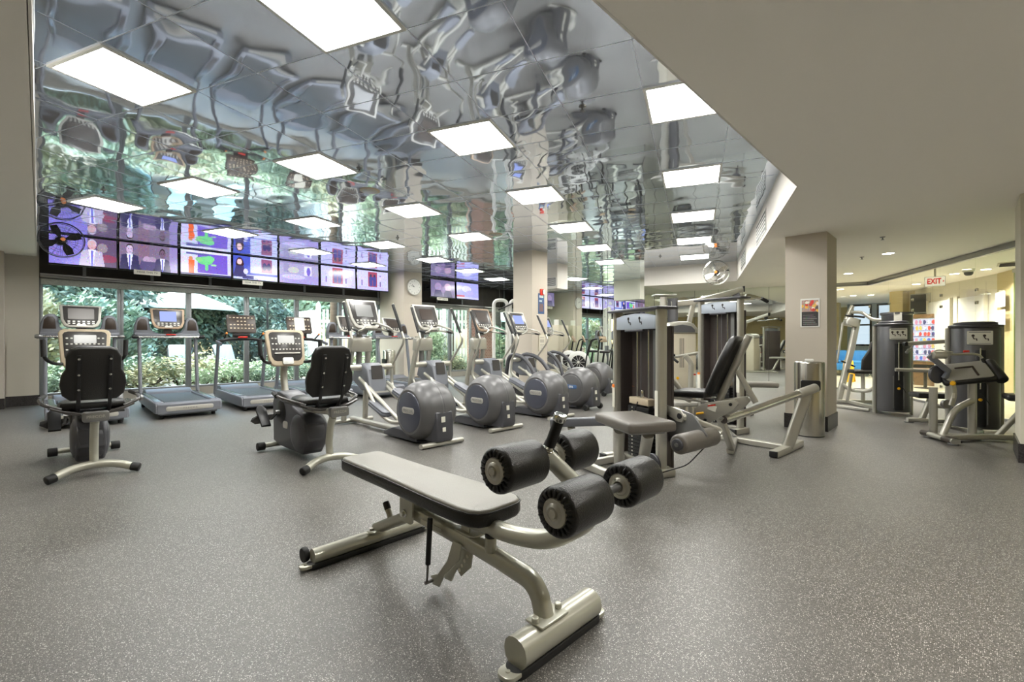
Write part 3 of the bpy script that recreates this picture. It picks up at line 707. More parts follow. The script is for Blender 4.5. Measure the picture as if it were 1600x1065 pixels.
        for r in range(4):
            for c in range(7 if r != 1 else 3): b.prism(rrect(.032, .02, .003, 1, (c - (3 if r != 1 else 1)) * .062, .12 - .07 * r), 'z', 0, .005)
        b.xf(m).build('buttons', 'beige', f)
        if disp != 'panel': B().prism(rrect(.2, .27, .01, 2, .0, .02), 'z', .001, .012).xf(m).build('display', disp, f)
    return t
TXR = -8.40
treadmill('A', 'silverframe', 'leftmost treadmill, silver-rimmed console, standing behind the black-backed bike', (TXR, .47, 0), 'panelbrown')
treadmill('A', 'tan', 'second treadmill from the left, tan console rim around a small lit screen', (TXR, 1.60, 0), 'lcd', (.48, .5))
treadmill('B', 'panelbrown', 'treadmill with plain square black console and orange handle tips, third from left', (TXR, 2.72, 0))
treadmill('B', 'panelbrown', 'treadmill with black console holding a bright pale screen, fourth from left', (TXR, 3.80, 0), 'offwhite')
treadmill('A', 'silverframe', 'treadmill mostly hidden behind the nearest elliptical, grey bottle wings showing', (TXR, 4.95, 0), 'panelbrown')
treadmill('A', 'silverframe', 'farthest treadmill, just in front of the clock column', (TXR, 6.08, 0), 'panelbrown')

# ------------------------------------------------------------------ elliptical trainers
def elliptical(loc, label, frame, disp, old=False):
    t = thing('elliptical_trainer', label, 'elliptical trainer', loc, 0, 'elliptical trainers with round rear covers')
    if not old:
        b = B(); b.bar([(0, -.28, .032), (0, .28, .032)], .07, .05, rad=.022); b.build('rear_foot', 'silver', t)
    else:
        for s in (-1, 1): B().lathe([(0, -.03), (.045, -.03), (.05, -.02), (.05, .02), (.045, .03), (0, .03)], (-.02, s * .2, .05), 'y', 18).build('wheel', 'rubber', t)
    # flywheel cover
    c = (-.30, 0, .362)
    prof = [(.0, -.235), (.245, -.235), (.262, -.225), (.30, -.18), (.326, -.12), (.339, -.05), (.342, -.012), (.339, -.008), (.339, .008), (.342, .012), (.339, .05), (.326, .12), (.30, .18), (.262, .225), (.245, .235), (0, .235)]
    b = B(); b.lathe(prof, c, 'y', 56); cov = b.build('flywheel_cover', 'ball', t, 30)
    for s in (-1, 1):
        b = B(); b.lathe([(0, s * .249), (.20, s * .246), (.218, s * .240), (.224, s * .232), (0, s * .232)], c, 'y', 48); d = b.build('side_disc', 'disc' if not old else 'ball', t, 30)
        m = frame_m((c[0] + .01, s * .2495, c[2] + .02), (-s * -1, 0, 0) if s < 0 else (-1, 0, 0), (0, 0, 1))
        if s < 0: m = frame_m((c[0] + .01, -.2495, c[2] + .02), (1, 0, 0), (0, 0, 1))
        b = B(); b.prism(rrect(.235, .07, .032, 6), 'z', -.004, .003, bev=.001).xf(m).build('badge', 'silverframe' if not old else 'label', d)
        b = B(); b.add(text_bm('PRECOR' if not old else 'EFX', .052, .001, 1.0), m @ Matrix.Translation((0, -.002, .004))).build('lettering', 'steel' if not old else 'white', d)
    b = B(); b.prism([(-.01, .045), (.045, .06), (.062, .12), (.052, .30), (.04, .37), (-.02, .42), (-.2, .36), (-.45, .05)], 'y', -.115, .115, bev=.02, seg=3); hs = b.build('rear_housing', 'darkgrey', t)
    b = B(); b.box((.060, -.03, .30), (.004, .05, .06), (0, -.05, 0)).box((.064, -.02, .19), (.004, .04, .045), (0, -.05, 0)); b.build('sticker', 'offwhite', hs)
    # base
    b = B(); b.prism([(-.25, .02), (-.25, .12), (-.75, .13), (-.95, .07), (-.95, .02)], 'y', -.17, .17, bev=.02); b.build('base_shroud', 'darkgrey', t)
    b = B(); b.bar([(-.8, 0, .06), (-2.1, 0, .06)], .09, .06, rad=.025); b.build('base_beam', 'silver', t)
    b = B(); b.bar([(-2.08, -.30, .035), (-2.08, .30, .035)], .07, .055, rad=.025); b.build('front_foot', 'silver', t)
    for s in (-1, 1):
        # inclined ramp track, pedal arm and pedal
        B().bar([(-.55, s * .13, .16), (-1.62, s * .13, .66)], .05, .05, rad=.02).build('ramp_track', 'silver', t)
        ph = .06 * s
        a = B(); a.tube([(-.52, s * .15, .22), (-.70, s * .20, .25 + ph), (-1.0, s * .20, .33 + ph), (-1.42, s * .16, .60)], .024, fil=.12); pa = a.build('pedal_arm', 'silver', t)
        o = rrect(.40, .15, .05, 5); m = frame_m((-1.02, s * .165, .40 + ph), (-.93, 0, .3), (0, 1, 0))
        b = B(); b.prism(o, 'z', -.02, .012, bev=.008).xf(m); p = b.build('pedal', 'greyblue', pa)
        b = B(); b.prism(rrect(.32, .095, .035, 5), 'z', .0125, .016).xf(m).build('tread', 'darkgrey', p)
        b = B(); b.sweep(rrect(.012, .03, .004, 2), [m @ Vector((x, y, .022)) for x, y in o], up=m.col[2].xyz, closed=True); b.build('pedal_lip', 'greyblue', p)
    b = B(); b.prism([(-1.35, .50), (-1.42, .78), (-1.55, .86), (-1.78, .84), (-1.85, .62), (-1.6, .50)], 'y', -.13, .13, bev=.03, seg=3); ch = b.build('lift_housing', 'greyblue', t)
    B().prism(rrect(.16, .18, .01, 2, 0, 0), 'z', 0, .006).xf(frame_m((-1.405, 0, .74), (0, 1, 0), (-.2, 0, 1))).build('tray', 'panel', ch)
    B().cyl((-1.6, -.33, .80), (-1.6, .33, .80), .04, bev=.01).build('pivot_axle', 'silver', t)
    if not old:
        for s in (-1, 1):
            b = B(); b.bar([(-2.02, s * .16, .06), (-1.98, s * .15, .55), (-1.86, s * .12, 1.02), (-1.86, s * .10, 1.22)], .07, .075, fil=.25, rad=.03, up=(1, 0, 0)); b.build('front_upright', 'silver', t)
        b = B(); b.prism([(-.16, 1.0), (-.15, 1.2), (.15, 1.2), (.16, 1.0)], 'x', -1.92, -1.8, bev=.02); b.build('mast_cover', 'silver', t)
    else:
        for s in (-1, 1):
            b = B(); b.tube([(-1.05, s * .22, .12), (-1.12, s * .22, .55), (-1.4, s * .2, .85), (-1.85, s * .16, .92), (-2.0, s * .16, .1)], .038, fil=.3); b.build('front_upright', 'darkgrey', t)
    b = B(); b.tube([(-1.90, 0, .82), (-1.88, 0, 1.38)], .04); b.build('mast', 'steel', t)
    # moving arms
    for s in (-1, 1):
        k = .07 * s
        b = B(); b.tube([(-1.6, s * .335, .80), (-1.62, s * .345, .55), (-1.46, s * .3, .45)], .022, fil=.08); b.build('link_arm', 'silver', t)
        b = B(); b.tube([(-1.6, s * .335, .80), (-1.38 + k, s * .335, 1.12), (-1.36 + k, s * .335, 1.18), (-1.62 + k, s * .32, 1.66)], .017, fil=.05); ar = b.build('moving_arm', 'silver', t)
        B().cyl((-1.41 + k, s * .334, 1.27), (-1.615 + k, s * .32, 1.65), .0205, bev=.006).build('grip', 'rubber' if not old else 'black', ar)
    # fixed handlebar loops + console
    for s in (-1, 1):
        b = B(); b.tube([(-1.80, s * .06, 1.30), (-1.66, s * .2, 1.31), (-1.40, s * .25, 1.27), (-1.38, s * .17, 1.33), (-1.60, s * .12, 1.39), (-1.78, s * .08, 1.40)], .014, fil=.06); h = b.build('fixed_handle', 'silver', t)
        B().tube([(-1.60, s * .218, 1.301), (-1.43, s * .245, 1.275)], .0175).build('grip', 'rubber', h)
    m = frame_m((-1.74, 0, 1.52), (0, 1, 0), (-.5, 0, 1))
    console_face(t, t, m, .44, .44, frame, 'silverframe' if frame == 'silverframe' and disp == 'panel' else 'panel', disp, (.55, .42))
    B().box((-1.83, 0, 1.36), (.08, .14, .24), (0, -.5, 0), bev=.02).build('console_neck', 'steel', t)
    return t
elliptical((-4.12, 3.10, 0), 'nearest elliptical trainer with large round grey rear cover, closest to the bench', 'silverframe', 'steel')
elliptical((-4.25, 4.22, 0), 'second elliptical trainer from the left, pale upright console in front of the window', 'silverframe', 'panelbrown')
elliptical((-4.30, 5.42, 0), 'third elliptical trainer from the left, brown console with silver loop handles', 'tan', 'panelbrown')
elliptical((-4.48, 6.52, 0), 'fourth elliptical trainer, older one with wheels and a blue badge, right of the middle column', 'silverframe', 'lcd', True)
elliptical((-5.38, 8.42, 0), 'farthest elliptical trainer, standing alone near the mirror behind the middle column', 'silverframe', 'lcd', True)

# ------------------------------------------------------------------ recumbent bikes
def bike(loc, label, knob):
    t = thing('recumbent_bike', label, 'exercise bike', loc, 0, 'recumbent exercise bikes')
    b = B(); b.tube([(.60, -.27, .04), (.53, -.15, .085), (.5, 0, .10), (.53, .15, .085), (.60, .27, .04)], .033, fil=.1, seg=16); b.build('rear_foot', 'champagne', t, 60)
    for s in (-1, 1): B().cyl((.585, s * .235, .052), (.612, s * .295, .036), .036, bev=.01).build('foot_cap', 'rubber', t)
    b = B(); b.bar([(.50, 0, .10), (.47, 0, .2), (.5, 0, .38), (.56, 0, .47)], .06, .065, fil=.15, rad=.028, up=(1, 0, 0)); b.build('rear_post', 'champagne', t, 60)
    b = B(); b.bar([(-.62, -.24, .055), (-.62, .24, .055)], .06, .05, rad=.024); b.build('front_foot', 'champagne', t)
    for s in (-1, 1): B().cyl((-.62, s * .20, .05), (-.62, s * .275, .05), .042, bev=.008).build('foot_cap', 'rubber', t)
    b = B(); b.prism([(-.66, .09), (-.68, .5), (-.62, .60), (-.50, .63), (-.3, .60), (-.12, .50), (.1, .44), (.2, .36), (.22, .2), (.1, .06), (-.5, .06)], 'y', -.105, .105, bev=.025, seg=3); sh = b.build('shroud', 'darkgrey', t)
    b = B(); b.lathe([(0, -.135), (.10, -.135), (.17, -.115), (.2, -.07), (.2, .07), (.17, .115), (.1, .135), (0, .135)], (.02, 0, .26), 'y', 48); b.build('flywheel_bulge', 'darkgrey', sh, 70)
    for s in (-1, 1):
        b = B(); b.lathe([(0, s * .125), (.10, s * .122), (.125, s * .108), (0, s * .1)], (-.42, 0, .42), 'y', 28); cr = b.build('crank_disc', 'black', t)
        ex = -.42 + s * .155; ez = .42 + s * .09
        B().bar([(-.42, s * .145, .42), (ex, s * .155, ez)], .035, .018, rad=.008).build('crank', 'panel', t)
        B().cyl((-.42, s * .12, .42), (-.42, s * .165, .42), .022).build('crank_hub', 'steel', cr)
        m = frame_m((ex - .02, s * .225, ez + .03), (-.75, 0, .66), (0, 1, 0))
        b = B(); b.prism([(-.13, -.045), (.10, -.05), (.15, -.02), (.15, .02), (.10, .05), (-.13, .045)], 'z', -.018, .012, bev=.008).xf(m); pd = b.build('pedal', 'black', t)
        b = B(); b.sweep(rrect(.10, .006, .002, 1), [m @ Vector(p) for p in ((.02, -.055, -.0), (.03, -.06, .05), (.03, -.03, .085), (.03, .03, .085), (.03, .06, .05), (.02, .055, .0))], up=(-.66, 0, -.75)); b.build('strap', 'panel', pd)
    for s in (-1, 1):
        m = frame_m((-.05, s * .107, .30), (s * -1., 0, 0), (0, 0, 1)) if s > 0 else frame_m((-.3, -.107, .30), (1, 0, 0), (0, 0, 1))
        b = B(); b.prism(rrect(.12, .07, .02, 4), 'z', -.002, .004, bev=.001).xf(m); bg_ = b.build('badge', 'silverframe', sh); B().add(text_bm('C846', .03), m @ Matrix.Translation((0, 0, .005))).build('lettering', 'steel', bg_) if False else None
    # seat beam
    b = B(); b.bar([(-.2, 0, .47), (.68, 0, .52)], .08, .055, rad=.012); bm_ = b.build('seat_beam', 'silver', t)
    b = B(); b.prism(rrect(.17, .085, .02, 3, 0, .525), 'x', .64, .70, bev=.008); e = b.build('beam_cap', 'steel', bm_); B().add(text_bm('PRECOR', .032), frame_m((.702, 0, .525), (0, 1, 0), (0, 0, 1))).build('lettering', 'silverframe', e)
    o = [(-.02, -.12), (.08, -.19), (.3, -.225), (.42, -.21), (.44, -.1), (.44, .1), (.42, .21), (.3, .225), (.08, .19), (-.02, .12)]
    b = B(); b.prism(o, 'z', .565, .625, bev=.025, seg=3); b.build('seat', 'vinyl', t)
    b = B(); b.prism([(-.27, .60), (-.2, .57), (-.08, .54), (.08, .54), (.2, .57), (.27, .60), (.27, .585), (.16, .53), (.08, .52), (-.08, .52), (-.16, .53), (-.27, .585)], 'x', .02, .5, bev=.004); b.build('seat_pan', 'panel', t)
    for s in (-1, 1):
        b = B(); b.tube([(.44, s * .2, .575), (.42, s * .31, .62), (.15, s * .335, .64), (-.06, s * .30, .655)], .0145, fil=.08); h = b.build('side_handle', 'panel', t)
        B().tube([(.12, s * .333, .642), (-.06, s * .30, .655)], .019).build('grip', 'rubber', h)
        b = B(); b.bar([(.40, s * .10, .52), (.52, s * .10, .62), (.62, s * .10, 1.03)], .028, .014, fil=.06, rad=.005, up=(1, 0, 0)); p = b.build('back_bar', 'black', t)
        bb_ = B()
        for q in (.22, .55, .9): bb_.cyl((.53 + .1 * q, s * .10, .66 + .38 * q), (.545 + .1 * q, s * .10, .657 + .38 * q), .009)
        bb_.build('bolt', 'chrome', p)
    B().lathe([(0, -.02), (.022, -.02), (.03, 0), (.022, .02), (0, .02)], (.1, .36, .60), 'y', 14).build('adjust_knob', 'steel', t)
    # backrest
    o = [(-.15, -.22), (-.20, -.17), (-.215, -.08), (-.205, .0), (-.178, .05), (-.178, .16), (-.15, .225), (-.10, .245), (.10, .245), (.15, .225), (.178, .16), (.178, .05), (.205, 0), (.215, -.08), (.20, -.17), (.15, -.22)]
    m = frame_m((.52, 0, .86), (0, 1, 0), (.22, 0, 1)); b = B(); b.prism(o, 'z', -.05, .012, bev=.018, seg=3).xf(m); b.build('backrest', 'vinyl', t)
    # console mast and console
    b = B(); b.bar([(-.60, 0, .58), (-.66, 0, .78), (-.62, 0, .98)], .07, .07, fil=.1, rad=.03, up=(1, 0, 0)); b.build('console_mast', 'silver', t, 60)
    m = frame_m((-.57, 0, 1.08), (0, 1, 0), (-.28, 0, 1)); w, h = .40, .40
    o = [(-w * .5, h * .40), (-w * .46, h * .47), (-w * .38, h * .5), (w * .38, h * .5), (w * .46, h * .47), (w * .5, h * .40), (w * .46, -h * .34), (w * .40, -h * .46), (w * .32, -h * .5), (-w * .32, -h * .5), (-w * .40, -h * .46), (-w * .46, -h * .34)]
    f = B().prism(o, 'z', -.04, 0, bev=.012, seg=3).xf(m).build('console_frame', 'beige', t)
    B().prism([(x * .84, y * .80 + .012) for x, y in o], 'z', -.01, .004, bev=.002).xf(m).build('console_face', 'panel', f)
    B().prism(rrect(.17, .085, .006, 2, .0, .09), 'z', .004, .009).xf(m).build('display', 'steel', f)
    b = B()
    for r in range(3):
        for c in range(9):
            if r == 0 and abs(c - 4) < 3: continue
            b.prism(rrect(.018, .013, .003, 1, (c - 4) * .034, .10 - .06 * r), 'z', .004, .008)
    b.prism(rrect(.26, .012, .004, 1, 0, -.065), 'z', .004, .02); b.xf(m).build('buttons', 'silverframe', f)
    if knob: B().prism(rrect(.11, .075, .015, 3, .0, -.15), 'z', .0, .02, bev=.005).xf(m).build('phone_cradle', 'white', f)
    for s in (-1, 1):
        b = B(); b.tube([(-.60, s * .10, .93), (-.50, s * .22, .92), (-.42, s * .30, .98), (-.44, s * .305, 1.16)], .016, fil=.07); h = b.build('handlebar', 'black', t)
        B().tube([(-.423, s * .30, 1.0), (-.44, s * .305, 1.16)], .021).build('grip', 'rubber', h)
    return t
bike((-5.84, .33, 0), 'recumbent bike at far left seen from straight behind, black backrest over a beige console', False)
bike((-4.65, 1.86, 0), 'recumbent bike with white phone cradle on its tilted beige console, beside the bench', True)

# ------------------------------------------------------------------ televisions, signs, fans, clock
def person(cx, top, w, skin, suit, shirt=(.85, .85, .95), hair=(.15, .12, .12), tie=(.3, .3, .7)):
    return [('t', cx, 0, top - .42, w * 1.15, w * .9, suit), ('e', cx, top - .46, w * .9, .09, suit), ('t', cx, 0, top - .36, w * .08, w * .34, shirt), ('t', cx, 0, top - .40, w * .07, w * .08, tie),
            ('e', cx, top - .16, w * .40, .18, hair), ('e', cx, top - .20, w * .36, .165, skin), ('e', cx - w * .14, top - .17, w * .06, .018, hair), ('e', cx + w * .14, top - .17, w * .06, .018, hair), ('e', cx, top - .29, w * .11, .012, tuple(v * .7 for v in skin))]
violet = (.52, .47, .72)
def flags(x):  # studio view with red wall and figures
    return [('r', x, .12, x + .30, .95, (.62, .25, .36)), ('r', 0, 0, 1, .16, (.72, .70, .95)), ('e', x + .09, .75, .035, .08, (.2, .18, .35)), ('t', x + .09, .2, .68, .045, .06, (.25, .24, .55)),
            ('e', x + .21, .75, .035, .08, (.2, .18, .35)), ('t', x + .21, .2, .68, .045, .06, (.25, .24, .55)), ('r', x + .38, .2, x + .42, .8, (.45, .35, .6)), ('e', x + .40, .6, .06, .14, (.78, .75, .95)), ('r', .12, .2, .17, .5, (.5, .45, .7))]
contents = [
    ([('r', .55, 0, 1, 1, (.36, .29, .42)), ('e', .86, .3, .16, .14, (.52, .22, .35)), ('e', .78, .68, .08, .17, (.55, .5, .55))] + person(.62, .95, .17, (.78, .62, .66), (.70, .66, .78), (.85, .85, .98), (.72, .68, .78), (.42, .42, .8)), (.50, .46, .80)),
    ([('r', .3, .5, .5, 1, (.48, .38, .48)), ('r', .85, 0, 1, 1, (.55, .50, .72)), ('e', .46, .42, .07, .13, (.68, .58, .72)), ('e', .56, .44, .06, .12, (.62, .54, .66)), ('t', .5, 0, .35, .2, .14, (.30, .26, .45))] + person(.17, .95, .15, (.76, .66, .80), (.18, .16, .34)) + person(.73, .88, .13, (.42, .32, .42), (.20, .18, .36)), (.46, .40, .52)),
    ([('r', .32, .12, .93, .9, (.44, .33, .78)), ('r', 0, .93, 1, 1, (.85, .86, .98)), ('r', 0, 0, 1, .07, (.16, .16, .38)), ('e', .47, .62, .16, .17, (.42, .80, .52)), ('e', .56, .7, .1, .13, (.45, .82, .55)), ('e', .5, .35, .035, .15, (.42, .80, .52)), ('e', .35, .66, .07, .09, (.50, .80, .50)), ('e', .64, .46, .06, .04, (.60, .86, .62)),
      ('t', .2, .08, .62, .05, .06, (.93, .38, .16)), ('e', .19, .67, .04, .08, (.80, .50, .35)), ('r', .1, .84, .55, .9, (.35, .35, .6))], (.78, .78, .94)),
    ([('r', .38, .3, 1, 1, (.74, .76, .94)), ('r', .62, .35, .88, .95, (.55, .32, .48)), ('e', .70, .62, .05, .17, (.20, .18, .42)), ('e', .80, .62, .05, .17, (.20, .18, .42)), ('r', 0, 0, 1, .2, (.74, .76, .95)), ('e', .7, .1, .22, .09, (.80, .82, .98)), ('r', .2, .02, .45, .16, (.22, .22, .5)), ('e', .14, .66, .085, .27, (.22, .09, .12)), ('t', .14, .1, .58, .15, .08, (.20, .18, .42)), ('e', .135, .74, .055, .12, (.92, .76, .78)), ('e', .27, .34, .05, .12, (.80, .80, .95))], (.27, .33, .75)),
    ([('r', 0, 0, 1, .38, (.62, .58, .82)), ('e', .35, .3, .3, .12, (.74, .72, .92)), ('r', .1, .5, .25, .9, (.58, .56, .72)), ('e', .35, .62, .14, .14, (.74, .74, .76)), ('r', .62, .4, .82, .85, (.84, .83, .99)), ('e', .74, .6, .05, .2, (.45, .38, .78)), ('r', 0, .93, 1, 1, (.52, .5, .66))], (.64, .62, .78)),
    (flags(.32), (.74, .73, .96)), (flags(.34), (.76, .75, .96)),
    ([('e', .3, .6, .14, .24, (.60, .52, .68)), ('e', .7, .6, .14, .24, (.70, .58, .70)), ('t', .3, 0, .4, .2, .12, (.22, .20, .38)), ('t', .7, 0, .4, .2, .12, (.20, .18, .36)), ('e', .5, .45, .1, .2, (.5, .42, .6))], (.44, .40, .56)),
    ([('e', .45, .62, .22, .2, (.80, .80, .97)), ('r', 0, 0, 1, .12, (.72, .72, .96)), ('r', 0, .12, .35, .22, (.70, .25, .35)), ('e', .6, .4, .18, .15, (.66, .64, .9))], (.62, .62, .90)),
]
yed = [.10, 1.015, 1.945, 2.865, 3.79, 4.73, 5.66]
tvlab = ['wall television at far left behind the black fan, man in a pale suit on screen', 'television showing two suited men side by side, second from left', 'television showing a green weather map with an orange figure', 'television showing a dark-haired woman beside a studio view',
         'television with a washed-out pale room on screen, middle right of the row', 'television showing a red studio wall, second last before the clock column', 'television showing a red studio wall, touching the clock column', 'television right of the clock showing two faces', 'television right of the clock with a pale blue picture and red caption, nearest the mirror']
for i in range(9):
    y0 = yed[i] if i < 7 else (7.93, 8.88)[i - 7]; w = .905; yc = y0 + w / 2; zt = 2.985 if i < 7 else 2.955; zc = zt - .265
    t = thing('television', tvlab[i], 'television', (-11.1, yc, zc), 0, 'televisions along the window wall')
    m = frame_m((0, 0, 0), (0, 1, 0), (-.035, 0, 1))
    B().prism(rrect(w, .53, .008, 2), 'z', -.05, 0, bev=.004).xf(m).build('housing', 'bezel', t)
    sh, bgc = contents[i]
    picture('screen', w - .03, .495, sh, bgc, 'screen', t, m @ Matrix.Translation((0, .006, .0015)), 96, 54, .07, i)
    b = B(); b.box((-.075, 0, 0), (.05, .3, .3)).box((-.42, 0, .1), (.74, .05, .05)).box((-.80, 0, .1), (.02, .2, .2)); b.build('wall_bracket', 'black', t)
for y, z, l in ((1.43, 2.435, 'small white sign hung under the second television'), (3.24, 2.405, 'small white sign hung under the fourth television'), (8.32, 2.385, 'small white sign hung under the television right of the clock')):
    t = thing('paper_sign', l, 'sign', (-11.04, y, z), 0, 'white signs below the televisions'); m = frame_m((0, 0, 0), (0, 1, 0), (0, 0, 1))
    B().prism(rrect(.40, .085, .004, 1), 'z', -.004, 0).xf(m).build('card', 'offwhite', t)
    B().add(text_bm('HEAR THIS TV', .05, .0005), m @ Matrix.Translation((0, .004, .0012))).build('lettering', 'black', t)
    B().box((-.02, -.1, .05), (.004, .02, .06)).box((-.02, .1, .05), (.004, .02, .06)).build('hanger', 'black', t)

def fan(loc, face, r, ring, blade, label, arm):
    t = thing('wall_fan', label, 'fan', loc); f = Vector(face).normalized(); x = Vector((-f.y, f.x, 0)); m = frame_m((0, 0, 0), x, (0, 0, 1))
    if m.col[2].xyz.dot(f) < 0: m = frame_m((0, 0, 0), -x, (0, 0, 1))
    g = B()
    for zz, rr in ((.07, r * .98), (0, r), (-.07, r * .98)): g.sweep(circ(.006 if zz == 0 else .004, 6), [Vector((rr * math.cos(a * PI / 18), rr * math.sin(a * PI / 18), zz)) for a in range(36)], closed=True, up=(0, 0, 1))
    for s in (1, -1):
        for rr, zz in ((r * .3, .105), (r * .65, .095)): g.sweep(circ(.0025, 5), [Vector((rr * math.cos(a * PI / 12), rr * math.sin(a * PI / 12), s * zz)) for a in range(24)], closed=True, up=(0, 0, 1))
        for k in range(28):
            a = 2 * PI * k / 28; ca, sa = math.cos(a), math.sin(a)
            g.tube([(r * .12 * ca, r * .12 * sa, s * .108), (r * .65 * ca, r * .65 * sa, s * .095), (r * .98 * ca, r * .98 * sa, s * .07)], .0016, seg=4)
    g.xf(m).build('cage', ring, t)
    for k in range(4):
        a0 = PI / 2 * k + .5; b = B()
        P = [(.05, -.3), (r * .55, -.42), (r * .9, -.28), (r * .92, .12), (r * .6, .32), (.05, .25)]
        o = [(q * math.cos(a0 + w_), q * math.sin(a0 + w_)) for q, w_ in P]
        b.prism(o, 'z', -.003, .003); mm = m @ Matrix.Translation((0, 0, .01)) @ Matrix.Rotation(.32, 4, Vector((math.cos(a0), math.sin(a0), 0)))
        b.xf(mm).build('blade', blade, t)
    B().lathe([(0, -.17), (.06, -.16), (.07, -.12), (.065, -.06), (.03, -.05), (.03, .03), (0, .03)], seg=20).xf(m).build('motor', 'black', t)
    c = B().lathe([(0, .105), (.028, .105), (.028, .112), (0, .114)], seg=20).xf(m).build('centre_badge', 'orange', t)
    b = B(); b.tube([m @ Vector((0, 0, -.15))] + [Vector(p) for p in arm], .016, fil=.05); b.build('wall_arm', 'black', t)
    return t
fan((-10.0, .245, 2.71), (1, .1, -.05), .265, 'black', 'black', 'black caged wall fan in front of the leftmost television', [(-.25, -.15, .0), (-.3, -.275, 0)])
fan((-4.08, 10.75, 2.70), (.3, -1, 0), .275, 'chrome', 'brushed', 'chrome caged fan mounted at the back white soffit corner', [(.02, .25, .1), (.1, .52, .1)])

t = thing('wall_clock', 'round white clock high on the left column', 'clock', (-10.655, 7.07, 2.6)); m = frame_m((0, 0, 0), (0, 1, 0), (0, 0, 1))
B().lathe([(0, 0), (.21, 0), (.225, .01), (.225, .03), (.21, .036), (.20, .028), (0, .028)], seg=40).xf(m).build('case', 'silverframe', t)
B().lathe([(0, .0285), (.198, .0285), (0, .0292)], seg=40).xf(m).build('dial', 'white', t)
b = B()
for k in range(12):
    a = PI / 6 * k; tb = text_bm(str(12 if k == 0 else k), .045, .0005); b.add(tb, m @ Matrix.Translation((.16 * math.sin(a), .16 * math.cos(a), .0305)))
b.build('numerals', 'black', t)
B().bar([(0, 0, .032), (-.07, .06, .032)], .012, .002, rad=.0005).xf(m).build('hour_hand', 'black', t)
B().bar([(0, 0, .034), (-.12, .03, .034)], .008, .002, rad=.0005).xf(m).build('minute_hand', 'black', t)

mC1 = frame_m((0, 0, 0), (0, 1, 0), (0, 0, 1))
t = thing('fire_alarm', 'red and white fire alarm strobe on the middle column', 'fire alarm', (-6.308, 7.29, 2.16))
B().prism(rrect(.10, .13, .01, 2), 'z', 0, .03, bev=.006).xf(mC1).build('base', 'red', t); B().prism(rrect(.05, .09, .01, 2, .02), 'z', .03, .06, bev=.01).xf(mC1).build('strobe', 'white', t)
t = thing('notice_card', 'blue notice card on the middle column below the fire alarm', 'notice', (-6.308, 7.28, 1.92))
B().prism(rrect(.19, .42, .004, 1), 'z', 0, .004).xf(mC1).build('card', 'label', t)
picture('print', .17, .40, [('r', .1, .8, .9, .95, (.85, .87, .9)), ('r', .1, .1, .9, .5, (.45, .36, .36)), ('r', .1, .6, .6, .7, (.7, .75, .8))], (.24, .35, .52), 'picture', t, mC1 @ Matrix.Translation((0, 0, .005)), 16, 32, .1)
t = thing('notice_board', 'small cream notice plate low on the middle column', 'notice', (-6.308, 7.29, 1.12))
B().prism(rrect(.2, .36, .006, 2), 'z', 0, .015, bev=.003).xf(mC1).build('plate', 'cream', t)
picture('print', .16, .30, [('r', .1, .1 + .12 * k, .9, .14 + .12 * k, (.5, .48, .44)) for k in range(7)], (.86, .84, .78), 'picture', t, mC1 @ Matrix.Translation((0, 0, .016)), 12, 30)
mC2 = frame_m((0, 0, 0), (1, 0, 0), (0, 0, 1))
t = thing('wall_poster', 'white-bordered poster on the front of the right column', 'poster', (-1.465, 6.998, 1.515))
B().prism(rrect(.215, .37, .003, 1), 'z', 0, .006).xf(mC2).build('backing', 'white', t)
fd = [('r', 0, 0, 1, .55, (.20, .19, .19))] + [('r', .08, .06 + .07 * k, .92 - .1 * (k % 3), .085 + .07 * k, (.45, .44, .43)) for k in range(6)]
rp = random.Random(5)
fd += [('e', rp.random(), .6 + .38 * rp.random(), .1, .06, rp.choice([(.85, .25, .2), (.95, .75, .3), (.35, .3, .3), (.95, .92, .88), (.6, .35, .25), (.85, .6, .55)])) for _ in range(22)]
picture('print', .185, .335, fd, (.7, .6, .55), 'picture', t, mC2 @ Matrix.Translation((0, -.004, .007)), 30, 56, .08)

def waste_bin(loc, label, rz=0):
    t = thing('waste_bin', label, 'waste bin', loc, rz, 'stainless steel waste bins')
    B().lathe([(.0, .0), (.158, 0), (.162, .01), (.162, .012)], seg=36).build('base', 'black', t)
    b = B(); b.lathe([(.160, .012), (.160, .88), (.156, .895), (.15, .9), (.0, .9)], seg=48); b.build('drum', 'brushed', t)
    m = frame_m((.0, -.160, .62), (1, 0, 0), (0, 0, 1)); b = B(); b.prism(rrect(.2, .12, .02, 3), 'z', -.04, .006, bev=.004).xf(m); b.build('opening', 'black', t)
    B().box((.0, 0, .915), (.09, .06, .03), bev=.008).build('tray', 'white', t)
    return t
waste_bin((-1.39, 6.60, 0), 'cylindrical stainless bin in front of the right column with the poster', .3)
waste_bin((-10.95, 6.50, 0), 'stainless bin against the far left column, behind the ellipticals')

